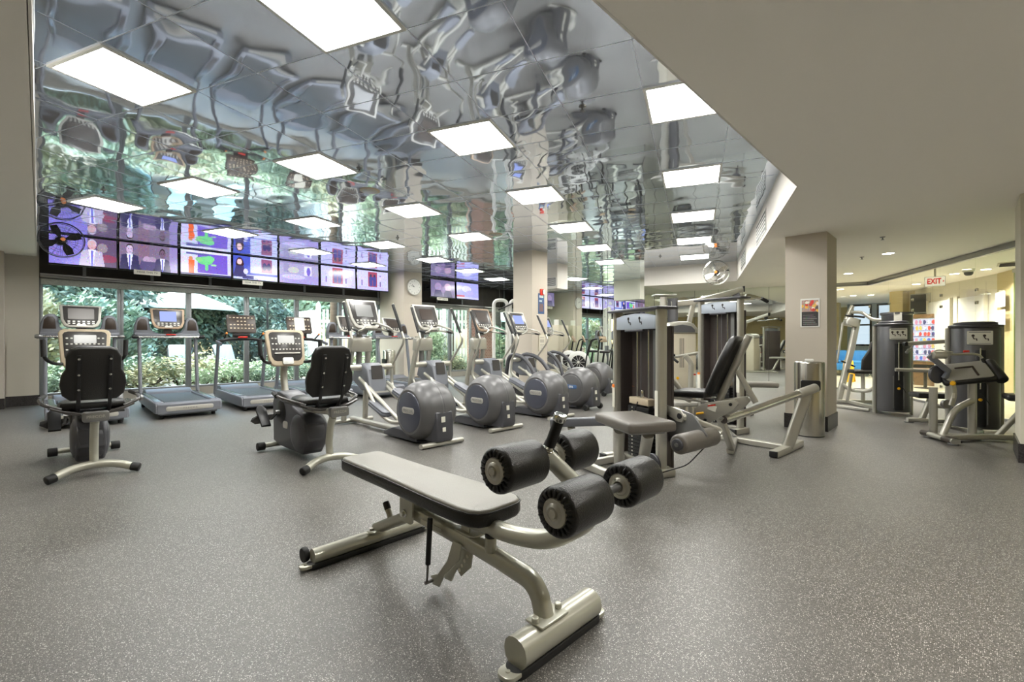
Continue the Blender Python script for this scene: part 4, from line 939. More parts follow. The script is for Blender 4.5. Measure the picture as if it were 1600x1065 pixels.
# ------------------------------------------------------------------ strength machines
def WB(t):
    l = Vector(t.location)
    def f(b, n, m, par=None, ang=38): return b.xf(Matrix.Translation(-l)).build(n, m, par or t, ang)
    return f
def figure_icons(b, m, w, h, cols):
    for c in range(cols):
        x = (c - (cols - 1) / 2) * w / cols
        b.prism(circ(h * .13, 10), 'z', 0, .002, mtx=m @ Matrix.Translation((x - h * .08, h * .22, 0)))
        b.bar([m @ Vector(p) for p in ((x - h * .1, h * .1, .001), (x, -h * .12, .001), (x + h * .18, -h * .1, .001), (x + h * .2, -h * .3, .001))], .012, .002, rad=.0005, up=m.col[2].xyz)
def open_tower(w_, PL, PR, z, depth=.16):
    """open weight tower between two world points; w_ = builder bound to a thing"""
    PL, PR = Vector((*PL, 0)), Vector((*PR, 0)); u = (PR - PL).normalized(); v = Vector((-u.y, u.x, 0)); W = (PR - PL).length; c = (PL + PR) / 2; a = math.atan2(u.y, u.x)
    P = lambda x, y, zz: c + u * x + v * y + Vector((0, 0, zz))
    for s in (-1, 1):
        w_(B().bar([P(s * W / 2, 0, .02), P(s * W / 2, 0, z)], .055, .10, rad=.024, up=v), 'post', 'silver')
        w_(B().box(P(s * (W / 2 + .01), -.02, .035), (.09, .26, .07), (0, 0, a), bev=.012), 'foot', 'silver')
        w_(B().box(P(s * (W / 2 + .01), -.165, .035), (.082, .035, .062), (0, 0, a), bev=.006), 'foot_cap', 'rubber')
        f = w_(B().box(P(s * (W / 2), -.052, .62), (.04, .002, .22), (0, 0, a)), 'sticker', 'offwhite')
    w_(B().box(P(0, -.054, .74), (.03, .001, .001), (0, 0, a)).box(P(-W / 2, -.0535, .715), (.04, .003, .03), (0, 0, a)), 'sticker', 'orange')
    w_(B().box(P(0, .02, z + .012), (W + .12, depth + .06, .025), (0, 0, a), bev=.01), 'top_cap', 'darkgrey')
    hd = B(); m = frame_m(P(0, -.03, z - .09), u, (0, 0, 1))
    hd.prism([(-W / 2 + .03, -.075), (W / 2 - .03, -.075), (W / 2 - .03, .04), (W / 4, .062), (0, .07), (-W / 4, .062), (-W / 2 + .03, .04)], 'z', -.01, .01, bev=.003).xf(m); h = w_(hd, 'header_panel', mat_header)
    for q_ in (-1, 1): b = B(); figure_icons(b, m @ Matrix.Translation((q_ * W * .13, 0, .011)), W * .25, .11, 1); w_(b, 'exercise_icon', 'panel', h)
    w_(B().box(P(0, -.045, z - .175), (W * .42, .02, .02), (0, 0, a), bev=.004), 'handle_ledge', 'darkgrey')
    w_(B().box(P(0, depth * .9, (z - .1) / 2), (W - .05, .02, z - .18), (0, 0, a)), 'back_panel', 'towerback')
    for s in (-1, 1): w_(B().box(P(s * (W / 2 - .035), depth * .45, (z - .1) / 2), (.01, depth * .8, z - .18), (0, 0, a)), 'side_panel', 'towerback')
    for x in (-W * .14, W * .12): w_(B().cyl(P(x, .06, .08), P(x, .06, z - .17), .011), 'guide_rod', 'chrome')
    w_(B().cyl(P(0, .03, .5), P(0, .03, z - .17), .004).box(P(W * .22, .09, z * .5), (.05, .03, z - .35), (0, 0, a)), 'cable_tube', 'steel')
    st = B()
    for k in range(14): st.box(P(-W * .01, .06, .10 + k * .0335), (W * .48, .12, .030), (0, 0, a), bev=.004)
    s_ = w_(st, 'weight_stack', 'black'); st = B()
    for k in range(14): st.cyl(P(-W * .14, -.004, .10 + k * .0335), P(-W * .14, .002, .10 + k * .0335), .007, seg=8)
    w_(st, 'weight_numbers', 'offwhite', s_)
    w_(B().box(P(0, .05, .60), (W * .44, .1, .06), (0, 0, a), bev=.006), 'top_plate', 'beige'); w_(B().cyl(P(0, .05, .63), P(0, .05, .70), .02, bev=.006), 'shackle', 'chrome')
    w_(B().cyl(P(-.02, -.03, .33), P(-.02, .02, .33), .012).tube([P(-.02, -.03, .33), P(.0, -.06, .45), P(.02, -.02, .6)], .005, fil=.04), 'selector_pin', 'black')
    w_(B().box(P(0, .05, .05), (W, .08, .06), (0, 0, a), bev=.01), 'base_bar', 'silver')
mat_header = mat('header_silver_blue', (.66, .69, .73), .35, .3); M['towerback'] = mat('tower_back_brown', (.27, .24, .23), .5)

# machine nearest: leg curl with taupe seat
t = thing('leg_curl_machine', 'low strength machine with taupe square pad just behind the bench rollers', 'strength machine', (-2.0, 3.4, 0)); w = WB(t)
open_tower(w, (-2.44, 3.96), (-1.86, 3.70), 1.42)
a24 = math.radians(-30)
w(B().box((-1.74, 3.03, .565), (.53, .37, .075), (0, 0, a24), bev=.025, seg=3), 'seat_pad', 'vinyltaupe', ang=60)
w(B().box((-1.74, 3.03, .518), (.40, .26, .02), (0, 0, a24), bev=.004), 'pad_plate', 'steel')
for p0, p1 in (((-1.82, 2.97, .51), (-2.2, 3.58, .06)), ((-1.58, 2.95, .51), (-1.95, 3.52, .06))): w(B().tube([p0, p1], .042, seg=18), 'pad_leg', 'silver')
w(B().bar([(-2.50, 3.0, .465), (-2.12, 3.30, .49), (-1.95, 3.15, .50)], .06, .07, fil=.1), 'side_beam', 'greyblue')
w(B().bar([(-2.42, 3.42, .05), (-2.38, 3.12, .44)], .05, .05), 'beam_leg', 'silver')
w(B().bar([(-2.64, 3.50, .04), (-2.0, 3.28, .04)], .06, .06), 'cross_base', 'silver'); w(B().bar([(-2.45, 3.55, .04), (-2.36, 3.92, .04)], .06, .06), 'base_rail', 'silver')
w(B().bar([(-2.1, 3.35, .04), (-1.86, 3.68, .04)], .06, .06), 'base_rail', 'silver')
uu = (.914, -.407, 0)
w(B().lathe([(0, -.012), (.085, -.012), (.09, -.006), (.09, .006), (.085, .012), (0, .012)], seg=28).xf(frame_m((-1.86, 3.56, .13), uu, (0, 0, 1))), 'pulley', 'darkgrey')
w(B().tube([(-1.82, 3.56, .06), (-1.60, 3.62, .16), (-1.5, 3.7, .3)], .005, fil=.05), 'cable', 'black')
m = frame_m((-1.69, 3.74, .53), uu, (0, 0, 1)); o = [(.29 * math.cos(a), .29 * math.sin(a)) for a in [PI + PI * k / 16 for k in range(15)]] + [(.12, .03), (-.1, .06), (-.2, .06)]
w(B().prism(o, 'z', -.008, .008, bev=.002).xf(m), 'cam_plate', 'steel')
w(B().prism([(-.22, .02), (-.18, .07), (.0, .05), (.05, .0), (.02, -.05), (-.04, -.05), (-.2, -.0)], 'z', .012, .03, bev=.004).xf(m), 'lever_plate', 'silver')
w(B().cyl(m @ Vector((0, 0, -.02)), m @ Vector((0, 0, .04)), .024), 'pivot_bolt', 'black')
w(B().bar([m @ Vector((.02, .0, .02)), (-1.42, 3.88, .42), (-1.50, 3.80, .38)], .04, .05, fil=.05), 'roller_lever', 'silver')
ro = w(B().cyl((-1.56, 3.37, .37), (-1.49, 3.86, .375), .076, seg=32, bev=.02), 'foam_roller', 'vinyltaupe', ang=60)
w(B().cyl((-1.5628, 3.35, .37), (-1.559, 3.376, .37), .045, bev=.004), 'end_cap', 'darkgrey', ro); w(B().cyl((-1.5635, 3.345, .37), (-1.5605, 3.366, .37), .016), 'bolt', 'steel', ro)

# seated leg press with inclined rail
t = thing('leg_press_machine', 'seated leg press with upright black-sided backrest and long sloping silver rail', 'strength machine', (-1.7, 5.1, 0)); w = WB(t)
open_tower(w, (-2.58, 6.28), (-2.03, 6.13), 1.68)
w(B().prism([(-1.79, .54), (-1.7, .59), (-1.44, .65), (-1.41, .61), (-1.45, .55), (-1.56, .48), (-1.66, .41), (-1.70, .42), (-1.80, .48)], 'y', 4.20, 4.23, bev=.006), 'side_plate', 'silver')
w(B().prism([(-1.79, .54), (-1.7, .59), (-1.44, .65), (-1.41, .61), (-1.45, .55), (-1.56, .48), (-1.66, .41), (-1.70, .42), (-1.80, .48)], 'y', 4.50, 4.53, bev=.006), 'side_plate', 'silver')
w(B().box((-1.63, 4.198, .555), (.075, .004, .05), (0, .25, 0)), 'warning_label', 'offwhite'); w(B().box((-1.632, 4.195, .577), (.07, .003, .012), (0, -.25, 0)), 'warning_strip', 'red')
w(B().cyl((-1.70, 4.19, .505), (-1.76, 4.17, .49), .010, bev=.003), 'release_handle', 'yellow')
for x, z in ((-1.69, .44), (-1.47, .60)): w(B().cyl((x, 4.19, z), (x, 4.24, z), .014), 'bolt', 'black')
w(B().box((-1.87, 4.40, .655), (.34, .36, .065), (0, -.03, 0), bev=.025, seg=3), 'seat_cushion', 'vinyl', ang=60)
w(B().bar([(-2.04, 4.24, .61), (-1.68, 4.24, .60)], .03, .02).bar([(-2.04, 4.56, .61), (-1.68, 4.56, .60)], .03, .02), 'seat_frame', 'silver')
mb = frame_m((-1.545, 4.45, .92), (0, 1, 0), (.42, 0, 1)); mb = frame_m((-1.60, 4.45, .90), (0, -1, 0), (.42, 0, 1))
ol = [(-.17, -.26), (-.18, -.1), (-.165, .12), (-.13, .28), (-.08, .31), (.08, .31), (.13, .28), (.165, .12), (.18, -.1), (.17, -.26)]
bk = w(B().prism(ol, 'z', -.03, .045, bev=.028, seg=3).xf(mb), 'backrest', 'vinyl', ang=60)
w(B().prism([(x * .82, y * .86) for x, y in ol], 'z', .035, .055, bev=.012, seg=2).xf(mb), 'backrest_panel', 'vinylgrey', bk, 60)
w(B().bar([(-1.66, 4.45, .60), (-1.40, 4.45, 1.20)], .09, .05, rad=.02, up=(1, 0, 0)), 'back_support', 'silver')
w(B().bar([(-1.50, 4.45, .88), (-1.36, 4.50, .60)], .05, .05), 'brace', 'silver')
w(B().tube([(-1.62, 4.45, .42), (-1.55, 4.78, .45), (-1.15, 5.60, .655)], .038, fil=.1), 'guide_rail', 'chrome'); w(B().cyl((-1.24, 5.42, .61), (-1.13, 5.64, .665), .046, bev=.006), 'rail_end', 'silver')
w(B().bar([(-1.34, 5.45, .05), (-1.19, 5.54, .62)], .07, .10, rad=.02), 'end_post', 'silver')
w(B().box((-1.345, 5.46, .035), (.085, .78, .07), (0, 0, -.06), bev=.012), 'end_foot', 'silver'); w(B().box((-1.37, 5.07, .035), (.075, .03, .055), (0, 0, -.06), bev=.006), 'foot_cap', 'rubber')
w(B().bar([(-2.06, 5.55, .04), (-1.36, 5.45, .04)], .08, .06), 'base_beam', 'silver')
w(B().bar([(-1.66, 4.45, .45), (-1.72, 4.95, .05)], .06, .07), 'centre_post', 'silver'); w(B().bar([(-1.72, 4.9, .04), (-1.9, 5.55, .04), (-2.25, 6.15, .04)], .07, .06), 'base_beam', 'silver')
w(B().bar([(-2.12, 4.30, .85), (-1.98, 4.42, .62)], .05, .04), 'footplate_arm', 'silver')
w(B().bar([(-2.32, 4.6, .92), (-2.02, 4.5, .60), (-1.95, 4.5, .57)], .05, .06, fil=.05), 'footplate_arm', 'silver'); w(B().bar([(-2.05, 4.5, .40), (-1.75, 4.45, .38)], .05, .05), 'lower_link', 'silver')
for y in (4.62,): w(B().box((-2.335, 4.6, .97), (.02, .12, .05), bev=.008), 'hand_grip', 'rubber')

# cream shrouded machine
t = thing('cream_weight_machine', 'cream shrouded weight machine with arched top between the two open towers', 'strength machine', (-2.9, 6.55, 0)); w = WB(t)
ux = (.7133, .7009, 0); mf = frame_m((-2.93, 6.45, 0), ux, (0, 0, 1))
w(B().prism(rrect(.42, 1.26, .03, 3, 0, .64), 'z', -.34, 0, bev=.02, seg=3).xf(mf), 'shroud', 'cream')
w(B().prism([(-.225, 1.26), (-.225, 1.33), (-.17, 1.40), (-.08, 1.43), (.08, 1.43), (.17, 1.40), (.225, 1.33), (.225, 1.26)], 'z', -.36, .02, bev=.02, seg=2).xf(mf), 'arched_cap', 'silver')
w(B().prism([(-.18, 1.275), (-.18, 1.31), (-.13, 1.36), (0, 1.385), (.13, 1.36), (.18, 1.31), (.18, 1.275)], 'z', .02, .026).xf(mf), 'name_panel', 'shroud')
b = B()
for x in (-.025, .0, .025): b.prism(rrect(.008, .42, .002, 1, x, .98), 'z', 0, .003)
w(b.xf(mf), 'slots', 'panel')
w(B().tube([mf @ Vector(p) for p in ((-.26, .93, .35), (-.1, .95, .28), (.18, .99, .22), (.24, 1.0, .1))], .02, fil=.06), 'press_arm', 'silver')
w(B().tube([mf @ Vector(p) for p in ((.0, .02, .3), (.02, .86, .3), (-.06, .95, .29))], .035, fil=.05), 'arm_post', 'silver')
for p, q in (((-.30, .95, .35), (-.22, .96, .35)), ((-.26, .92, .38), (-.2, .86, .42))): w(B().cyl(mf @ Vector(p), mf @ Vector(q), .017, bev=.004), 'hand_grip', 'rubber')
w(B().prism(rrect(.035, .16, .004, 1, .08, .6), 'z', .26, .265).xf(mf), 'sticker', 'offwhite'); w(B().prism(rrect(.035, .02, .004, 1, .08, .69), 'z', .26, .266).xf(mf), 'sticker_strip', 'red')
w(B().bar([mf @ Vector(p) for p in ((-.2, .03, .5), (.1, .03, .32), (.15, .03, 0))], .06, .06), 'base_beam', 'silver'); w(B().box(mf @ Vector((-.15, .32, .45)), (.3, .3, .06), (0, 0, .77), bev=.02, seg=3), 'seat', 'vinylgrey'); w(B().bar([mf @ Vector((-.15, .04, .45)), mf @ Vector((-.15, .30, .45))], .06, .06), 'seat_post', 'silver')
w(B().lathe([(0, 0), (.02, 0), (.02, .015), (0, .02)], seg=12).xf(mf @ Matrix.Translation((-.06, .62, .0))), 'selector_knob', 'yellow')

# lat pulldown behind the towers
t = thing('lat_pulldown_machine', 'tall pulldown machine whose long silver arm slopes up over both weight towers', 'strength machine', (-3.2, 8.0, 0)); w = WB(t)
w(B().bar([(-3.84, 7.72, .0), (-3.84, 7.72, 1.93)], .10, .12, rad=.04), 'main_post', 'silver'); w(B().bar([(-3.72, 7.83, .0), (-3.72, 7.83, 1.9)], .1, .16, rad=.02), 'weight_housing', 'shroud')
w(B().box((-3.84, 7.74, 1.955), (.38, .22, .03), (0, 0, .77), bev=.01), 'post_cap', 'silver')
w(B().bar([(-3.75, 7.80, 1.80), (-3.45, 8.10, 1.83), (-2.85, 8.70, 2.06)], .085, .10, fil=.15, rad=.02), 'top_arm', 'silver'); w(B().box((-2.84, 8.71, 2.064), (.02, .09, .10), (0, 0, .77)), 'arm_cap', 'rubber')
w(B().bar([(-3.46, 8.08, 1.82), (-3.56, 8.0, 1.2), (-3.6, 7.95, .05)], .07, .08, fil=.1), 'strut', 'silver')
w(B().lathe([(0, -.02), (.06, -.02), (.065, 0), (.06, .02), (0, .02)], (-2.92, 8.62, 1.95), 'y', 20), 'pulley', 'darkgrey')
w(B().tube([(-3.15, 8.35, 1.86), (-2.95, 8.6, 1.86), (-2.62, 8.88, 1.90), (-2.52, 8.98, 1.85)], .016, fil=.06), 'pulldown_bar', 'chrome'); w(B().cyl((-2.60, 8.90, 1.90), (-2.52, 8.98, 1.84), .03), 'bar_grip', 'rubber'); w(B().cyl((-2.92, 8.62, 1.9), (-2.9, 8.64, 1.8), .006), 'cable', 'black')
w(B().box((-2.22, 7.20, .53), (.62, .32, .07), (0, 0, .5), bev=.025, seg=3), 'seat', 'vinylgrey', ang=60); w(B().bar([(-2.25, 7.18, .49), (-2.45, 7.35, .1), (-2.6, 7.5, .04)], .05, .06), 'seat_post', 'silver')
w(B().bar([(-3.8, 7.76, .03), (-2.5, 7.45, .03)], .08, .06), 'base_beam', 'silver'); w(B().bar([(-2.55, 7.2, .03), (-2.4, 7.75, .03)], .07, .06), 'cross_foot', 'silver'); w(B().bar([(-3.9, 7.4, .03), (-3.55, 8.2, .03)], .07, .06), 'cross_foot', 'silver')

# round-fronted dark towers on the right
def shroud_tower(w, c, rz, W, h, cols=2):
    mz = Matrix.Translation((c[0], c[1], 0)) @ Matrix.Rotation(rz, 4, 'Z'); V = lambda x, y, z: mz @ Vector((x, y, z))
    o = [(W / 2 * math.cos(a), -.10 + .20 * math.sin(a)) for a in [PI + PI * k / 20 for k in range(21)]] + [(W / 2, .12), (-W / 2, .12)]
    w(B().prism(o, 'z', .05, h - .06, bev=.006).xf(mz), 'shroud', 'shroud', ang=30)
    oc = [(x * 1.12, (y + .0) * 1.12) for x, y in o]
    w(B().prism(oc, 'z', h - .06, h - .025, bev=.012, seg=3).xf(mz), 'top_cap', 'darkgrey'); w(B().prism([(x * .8, y * .8) for x, y in oc], 'z', h - .03, h + .015, bev=.035, seg=3).xf(mz), 'top_dome', 'darkgrey')
    w(B().bar([V(-W / 2 - .025, -.05, 0), V(-W / 2 - .025, -.05, h - .06)], .06, .11, rad=.025, up=mz.col[1].xyz), 'side_post', 'silver'); w(B().bar([V(W / 2 + .01, .0, 0), V(W / 2 + .01, .0, h - .06)], .04, .1, rad=.015, up=mz.col[1].xyz), 'side_post', 'silver')
    mp = frame_m(V(.04, -.312, h - .19), mz.col[0].xyz, (0, 0, 1)); pl = w(B().prism(rrect(W * .5, .17, .008, 2), 'z', -.01, .006, bev=.002).xf(mp), 'instruction_plate', 'offwhite')
    for q_ in range(cols): b = B(); figure_icons(b, mp @ Matrix.Translation(((q_ - (cols - 1) / 2) * W * .44 / cols, 0, .007)), W * .2, .12, 1); w(b, 'exercise_icon', 'panelbrown', pl)
    w(B().prism(rrect(W * .42, .012, .002, 1, 0, .07), 'z', .006, .0075).prism(rrect(W * .42, .006, .002, 1, 0, -.07), 'z', .006, .0075).xf(mp), 'print_lines', 'steel', pl)
    w(B().box(V(.045, -.296, (h - .3) / 2 + .02), (.10, .03, h - .42), (0, 0, rz), bev=.006), 'slot', 'black'); w(B().cyl(V(.045, -.318, .55), V(.045, -.318, h - .32), .008), 'guide_rod', 'chrome')
    for s in (-1, 1): w(B().box(V(.045 + s * .062, -.30, .36), (.012, .02, .5), (0, 0, rz)), 'weight_scale', 'steel')
    w(B().lathe([(0, 0), (.016, 0), (.02, .01), (.016, .02), (0, .022)], seg=14).xf(frame_m(V(.045, -.325, .42), mz.col[0].xyz, (0, 0, 1))), 'selector_knob', 'yellow')
    w(B().tube([V(.045, -.33, .5), V(.10, -.34, .42), V(.13, -.33, .36)], .004, fil=.03), 'pin_cord', 'black')
t = thing('biceps_curl_machine', 'preacher curl machine with slanted grey arm pad before a dark round-fronted tower, far right', 'strength machine', (0, 7.9, 0)); w = WB(t)
shroud_tower(w, (.06, 8.52), .0, .46, 1.38)
mp = frame_m((.03, 7.58, .80), (.92, .38, 0), (-.28, .62, .62)); mp = frame_m((-.03, 7.56, .785), (.90, .30, .16), (.18, .75, .62))
pad = w(B().prism([(-.24, -.13), (-.22, -.16), (.22, -.16), (.24, -.13), (.24, .13), (.22, .16), (-.22, .16), (-.24, .13)], 'z', -.05, .02, bev=.025, seg=3).xf(mp), 'arm_pad', 'vinyl', ang=60)
w(B().prism(rrect(.42, .27, .03, 3), 'z', .018, .03, bev=.006).xf(mp), 'pad_top', 'vinylgrey', pad); w(B().prism(rrect(.16, .02, .006, 2, .0, .05), 'z', .03, .036).prism(rrect(.02, .16, .006, 2, .08, -.02), 'z', .03, .036).xf(mp), 'seam_tape', 'panelbrown', pad)
w(B().cyl(mp @ Vector((.27, -.16, -.03)), mp @ Vector((.27, .16, -.03)), .055, bev=.02), 'pad_roll', 'vinyl', pad, 60)
w(B().bar([(.03, 7.61, .03), (.03, 7.60, .70)], .08, .07, rad=.025), 'rear_upright', 'silver')
w(B().bar([(-.15, 7.42, .70), (-.13, 7.44, .52), (-.16, 7.40, .40)], .07, .06, fil=.08), 'pad_bracket', 'silver'); w(B().box((-.125, 7.395, .52), (.03, .004, .06), (0, .1, .7)), 'warning_label', 'offwhite')
w(B().bar([(-.22, 7.28, .04), (-.12, 7.40, .36), (.03, 7.58, .46)], .06, .07, fil=.12, rad=.028), 'front_brace', 'silver')
w(B().bar([(-.30, 7.46, .03), (-.30, 7.46, .60)], .08, .08, rad=.03), 'left_upright', 'silver'); w(B().bar([(-.30, 7.46, .035), (.03, 7.62, .035)], .06, .06), 'base_beam', 'silver')
w(B().lathe([(0, -.02), (.10, -.02), (.11, 0), (.10, .02), (0, .02)], seg=28).xf(frame_m((-.26, 7.42, .76), (.7, .7, 0), (0, 0, 1))), 'cam_disc', 'darkgrey'); w(B().lathe([(0, -.02), (.05, -.02), (.055, 0), (.05, .02), (0, .02)], seg=20).xf(frame_m((-.19, 7.38, .42), (.7, .7, 0), (0, 0, 1))), 'pivot_disc', 'steel')
w(B().bar([(-.33, 7.32, .98), (-.17, 7.40, .80), (-.2, 7.42, .72)], .05, .06), 'curl_lever', 'greyblue')
w(B().cyl((-.30, 7.30, .985), (-.19, 7.38, .985), .042, bev=.01), 'lever_hub', 'silver'); w(B().tube([(-.22, 7.36, .99), (.05, 7.62, 1.0), (.10, 7.68, .98), (.13, 7.68, .90)], .014, fil=.04), 'curl_bar', 'silver'); w(B().cyl((.115, 7.68, .95), (.14, 7.68, .87), .018, bev=.004), 'bar_grip', 'rubber')
w(B().tube([(-.13, 7.42, 1.02), (-.26, 7.34, 1.05), (-.32, 7.3, 1.0)], .007, fil=.05), 'cable_loop', 'silver'); w(B().box((-.02, 7.56, 1.03), (.06, .02, .025), (0, 0, .7), bev=.006), 'stop_clip', 'red')
w(B().lathe([(0, 0), (.022, 0), (.028, .012), (.022, .026), (0, .028)], seg=16).xf(frame_m((-.13, 7.36, .665), (.99, .1, 0), (0, 0, 1))), 'adjust_knob', 'yellow')
w(B().bar([(-.38, 7.50, .045), (-.10, 7.06, .045)], .09, .06, rad=.028), 'front_foot', 'silver')
for p, q in (((-.385, 7.51, .045), (-.32, 7.41, .045)), ((-.19, 7.2, .045), (-.11, 7.08, .045))): w(B().bar([p, q], .095, .066, rad=.03), 'foot_sleeve', 'panelbrown')
for x, y in ((-.34, 7.44), (-.12, 7.09)): w(B().cyl((x, y, 0), (x, y, .02), .05, bev=.004), 'foot_pad', 'steel')
w(B().bar([(-.20, 7.22, .05), (.10, 7.60, .05), (.44, 7.86, .05)], .07, .06), 'base_beam', 'silver'); w(B().bar([(.24, 7.74, .06), (.42, 7.86, .34)], .05, .05), 'seat_brace', 'silver')
w(B().bar([(.44, 7.84, .03), (.44, 7.84, .47)], .07, .07), 'seat_post', 'silver'); w(B().box((.50, 7.80, .51), (.42, .34, .07), (0, 0, .1), bev=.028, seg=3), 'seat', 'vinyl', ang=60)
w(B().bar([(.1, 8.0, .04), (.06, 8.45, .04)], .07, .06), 'base_beam', 'silver'); w(B().bar([(.03, 7.6, .04), (.1, 8.05, .04)], .07, .06), 'base_beam', 'silver')

t = thing('seated_row_machine', 'strength machine with low black bench and two horizontal silver arms, between the dark towers', 'strength machine', (-.45, 8.8, 0)); w = WB(t)
w(B().bar([(-.16, 8.84, 1.15), (-.62, 8.50, 1.11)], .07, .055, rad=.02), 'upper_arm', 'silver'); w(B().cyl((-.55, 8.55, 1.11), (-.60, 8.46, 1.01), .014), 'handle', 'chrome'); w(B().cyl((-.59, 8.48, 1.03), (-.615, 8.43, .985), .02, bev=.005), 'handle_tip', 'steel')
w(B().box((-.63, 8.49, 1.108), (.05, .06, .06), (0, 0, .63), bev=.01), 'arm_cap', 'black')
w(B().bar([(-.20, 8.90, .72), (-.75, 8.62, .74)], .055, .05, rad=.02), 'lower_arm', 'silver')
w(B().box((-.36, 8.78, .39), (.46, .30, .075), (0, 0, .45), bev=.03, seg=3), 'bench_pad', 'vinyl', ang=60); w(B().bar([(-.38, 8.74, .34), (-.47, 8.68, .05)], .06, .06), 'bench_post', 'silver'); w(B().bar([(-.20, 8.88, .22), (-.40, 8.74, .24)], .04, .04), 'bench_link', 'silver')
w(B().lathe([(0, 0), (.018, 0), (.024, .01), (.018, .024), (0, .026)], seg=14).xf(frame_m((-.34, 8.66, .315), (1, 0, 0), (0, 0, 1))), 'adjust_knob', 'yellow')
w(B().bar([(-.62, 8.60, .04), (-.05, 8.86, .04)], .08, .06, rad=.02), 'base_beam', 'silver'); w(B().cyl((-.60, 8.61, 0), (-.60, 8.61, .015), .055), 'foot_pad', 'steel')
w(B().bar([(-.12, 8.86, .04), (-.12, 8.86, 1.2)], .08, .07, rad=.02), 'mast', 'silver')

t = thing('shoulder_press_machine', 'strength machine with tilted silver frame and black backrest, right of the poster column', 'strength machine', (-1.1, 10.1, 0)); w = WB(t)
shroud_tower(w, (-.86, 9.56), .16, .42, 1.45, 3)
w(B().lathe([(0, 0), (.19, 0), (.20, .02), (.2, .14), (.22, .16), (.22, .19), (0, .2)], (-.83, 9.75, 1.42), 'z', 28), 'rear_hub', 'shroud'); w(B().box((-.80, 9.545, 1.53), (.10, .02, .14), (0, 0, .1)), 'hub_label', 'offwhite')
w(B().bar([(-1.72, 10.38, .06), (-1.55, 10.53, 1.0), (-1.47, 10.62, 1.55)], .08, .10, rad=.02), 'main_frame', 'silver'); w(B().bar([(-1.62, 10.45, 1.55), (-1.53, 10.55, 1.80)], .05, .06), 'mast_tip', 'silver')
w(B().bar([(-1.74, 10.36, .75), (-1.66, 10.42, 1.50)], .03, .035), 'link_bar', 'silver'); w(B().box((-1.55, 10.50, 1.50), (.20, .16, .16), (0, .2, .7), bev=.03), 'pivot_block', 'silver')
w(B().tube([(-1.56, 10.48, 1.68), (-1.40, 10.60, 1.68), (-1.20, 10.2, 1.52), (-1.02, 9.95, 1.50)], .028, fil=.15), 'press_arm', 'silver'); w(B().tube([(-1.62, 10.42, 1.62), (-1.45, 10.55, 1.60), (-1.35, 10.5, 1.58)], .018, fil=.05), 'hand_bar', 'rubber')
w(B().bar([(-1.68, 10.40, .78), (-1.50, 10.56, .68)], .03, .03), 'cross_link', 'black')
mb = frame_m((-1.17, 10.55, .84), (.72, .69, 0), (-.2, .1, 1)); mb = frame_m((-1.20, 10.45, .86), (.9, .43, 0), (.14, .0, 1))
w(B().prism([(-.20, -.24), (-.19, -.05), (-.1, .12), (-.06, .27), (.0, .31), (.12, .31), (.2, .27), (.2, -.24)], 'z', -.03, .05, bev=.025, seg=3).xf(mb), 'backrest', 'vinyl', ang=60)
w(B().box((-1.36, 10.42, .60), (.40, .30, .07), (0, 0, .5), bev=.028, seg=3), 'seat', 'vinyl', ang=60); w(B().bar([(-1.36, 10.42, .56), (-1.36, 10.42, .08)], .06, .06), 'seat_post', 'silver'); w(B().bar([(-1.52, 10.36, .55), (-1.58, 10.34, .06)], .06, .05), 'seat_leg', 'silver')
w(B().tube([(-1.66, 10.40, .35), (-1.55, 10.42, .25), (-1.20, 10.30, .26), (-1.08, 10.2, .62)], .032, fil=.15), 'foot_bar', 'silver')
w(B().bar([(-1.75, 10.34, .04), (-1.2, 10.75, .04)], .09, .06), 'rear_foot', 'silver'); w(B().bar([(-1.60, 10.45, .04), (-1.02, 9.62, .04)], .07, .06), 'base_beam', 'silver'); w(B().bar([(-1.95, 9.75, .03), (-1.15, 9.45, .03)], .05, .05), 'front_beam', 'silver')

# white cable tower behind the middle column
t = thing('cable_tower', 'white-framed cable tower with rounded arches by the window, left of the middle column', 'strength machine', (-8.4, 8.5, 0)); w = WB(t)
mt = frame_m((-8.42, 8.5, 0), (.7133, .7009, 0), (0, 0, 1))
for x0, x1 in ((-.42, -.08), (0.0, .42)):
    w(B().tube([mt @ Vector(p) for p in ((x0, .02, 0), (x0, 2.2, 0), (x1, 2.2, 0), (x1, .02, 0))], .045, fil=.14, seg=14), 'arch_frame', 'white')
w(B().prism(rrect(.36, .16, .02, 3, .21, 1.62), 'z', -.02, .02, bev=.005).xf(mt), 'header_panel', 'white'); w(B().prism(rrect(.16, .03, .004, 1, .12, 1.67), 'z', .02, .024).xf(mt), 'orange_label', 'orange'); w(B().prism(rrect(.32, .06, .004, 1, .21, 1.6), 'z', .02, .023).xf(mt), 'instruction_plate', 'steel')
w(B().bar([mt @ Vector((-.5, .04, .1)), mt @ Vector((.5, .04, .1))], .08, .07), 'base_beam', 'white'); w(B().prism(rrect(.30, .9, .02, 2, .21, .55), 'z', -.1, -.02, bev=.01).xf(mt), 'weight_cover', 'greyblue')
w(B().tube([mt @ Vector(p) for p in ((-.3, 1.95, .0), (.05, 2.1, .15), (.2, 2.15, .2))], .02), 'pulley_arm', 'black')

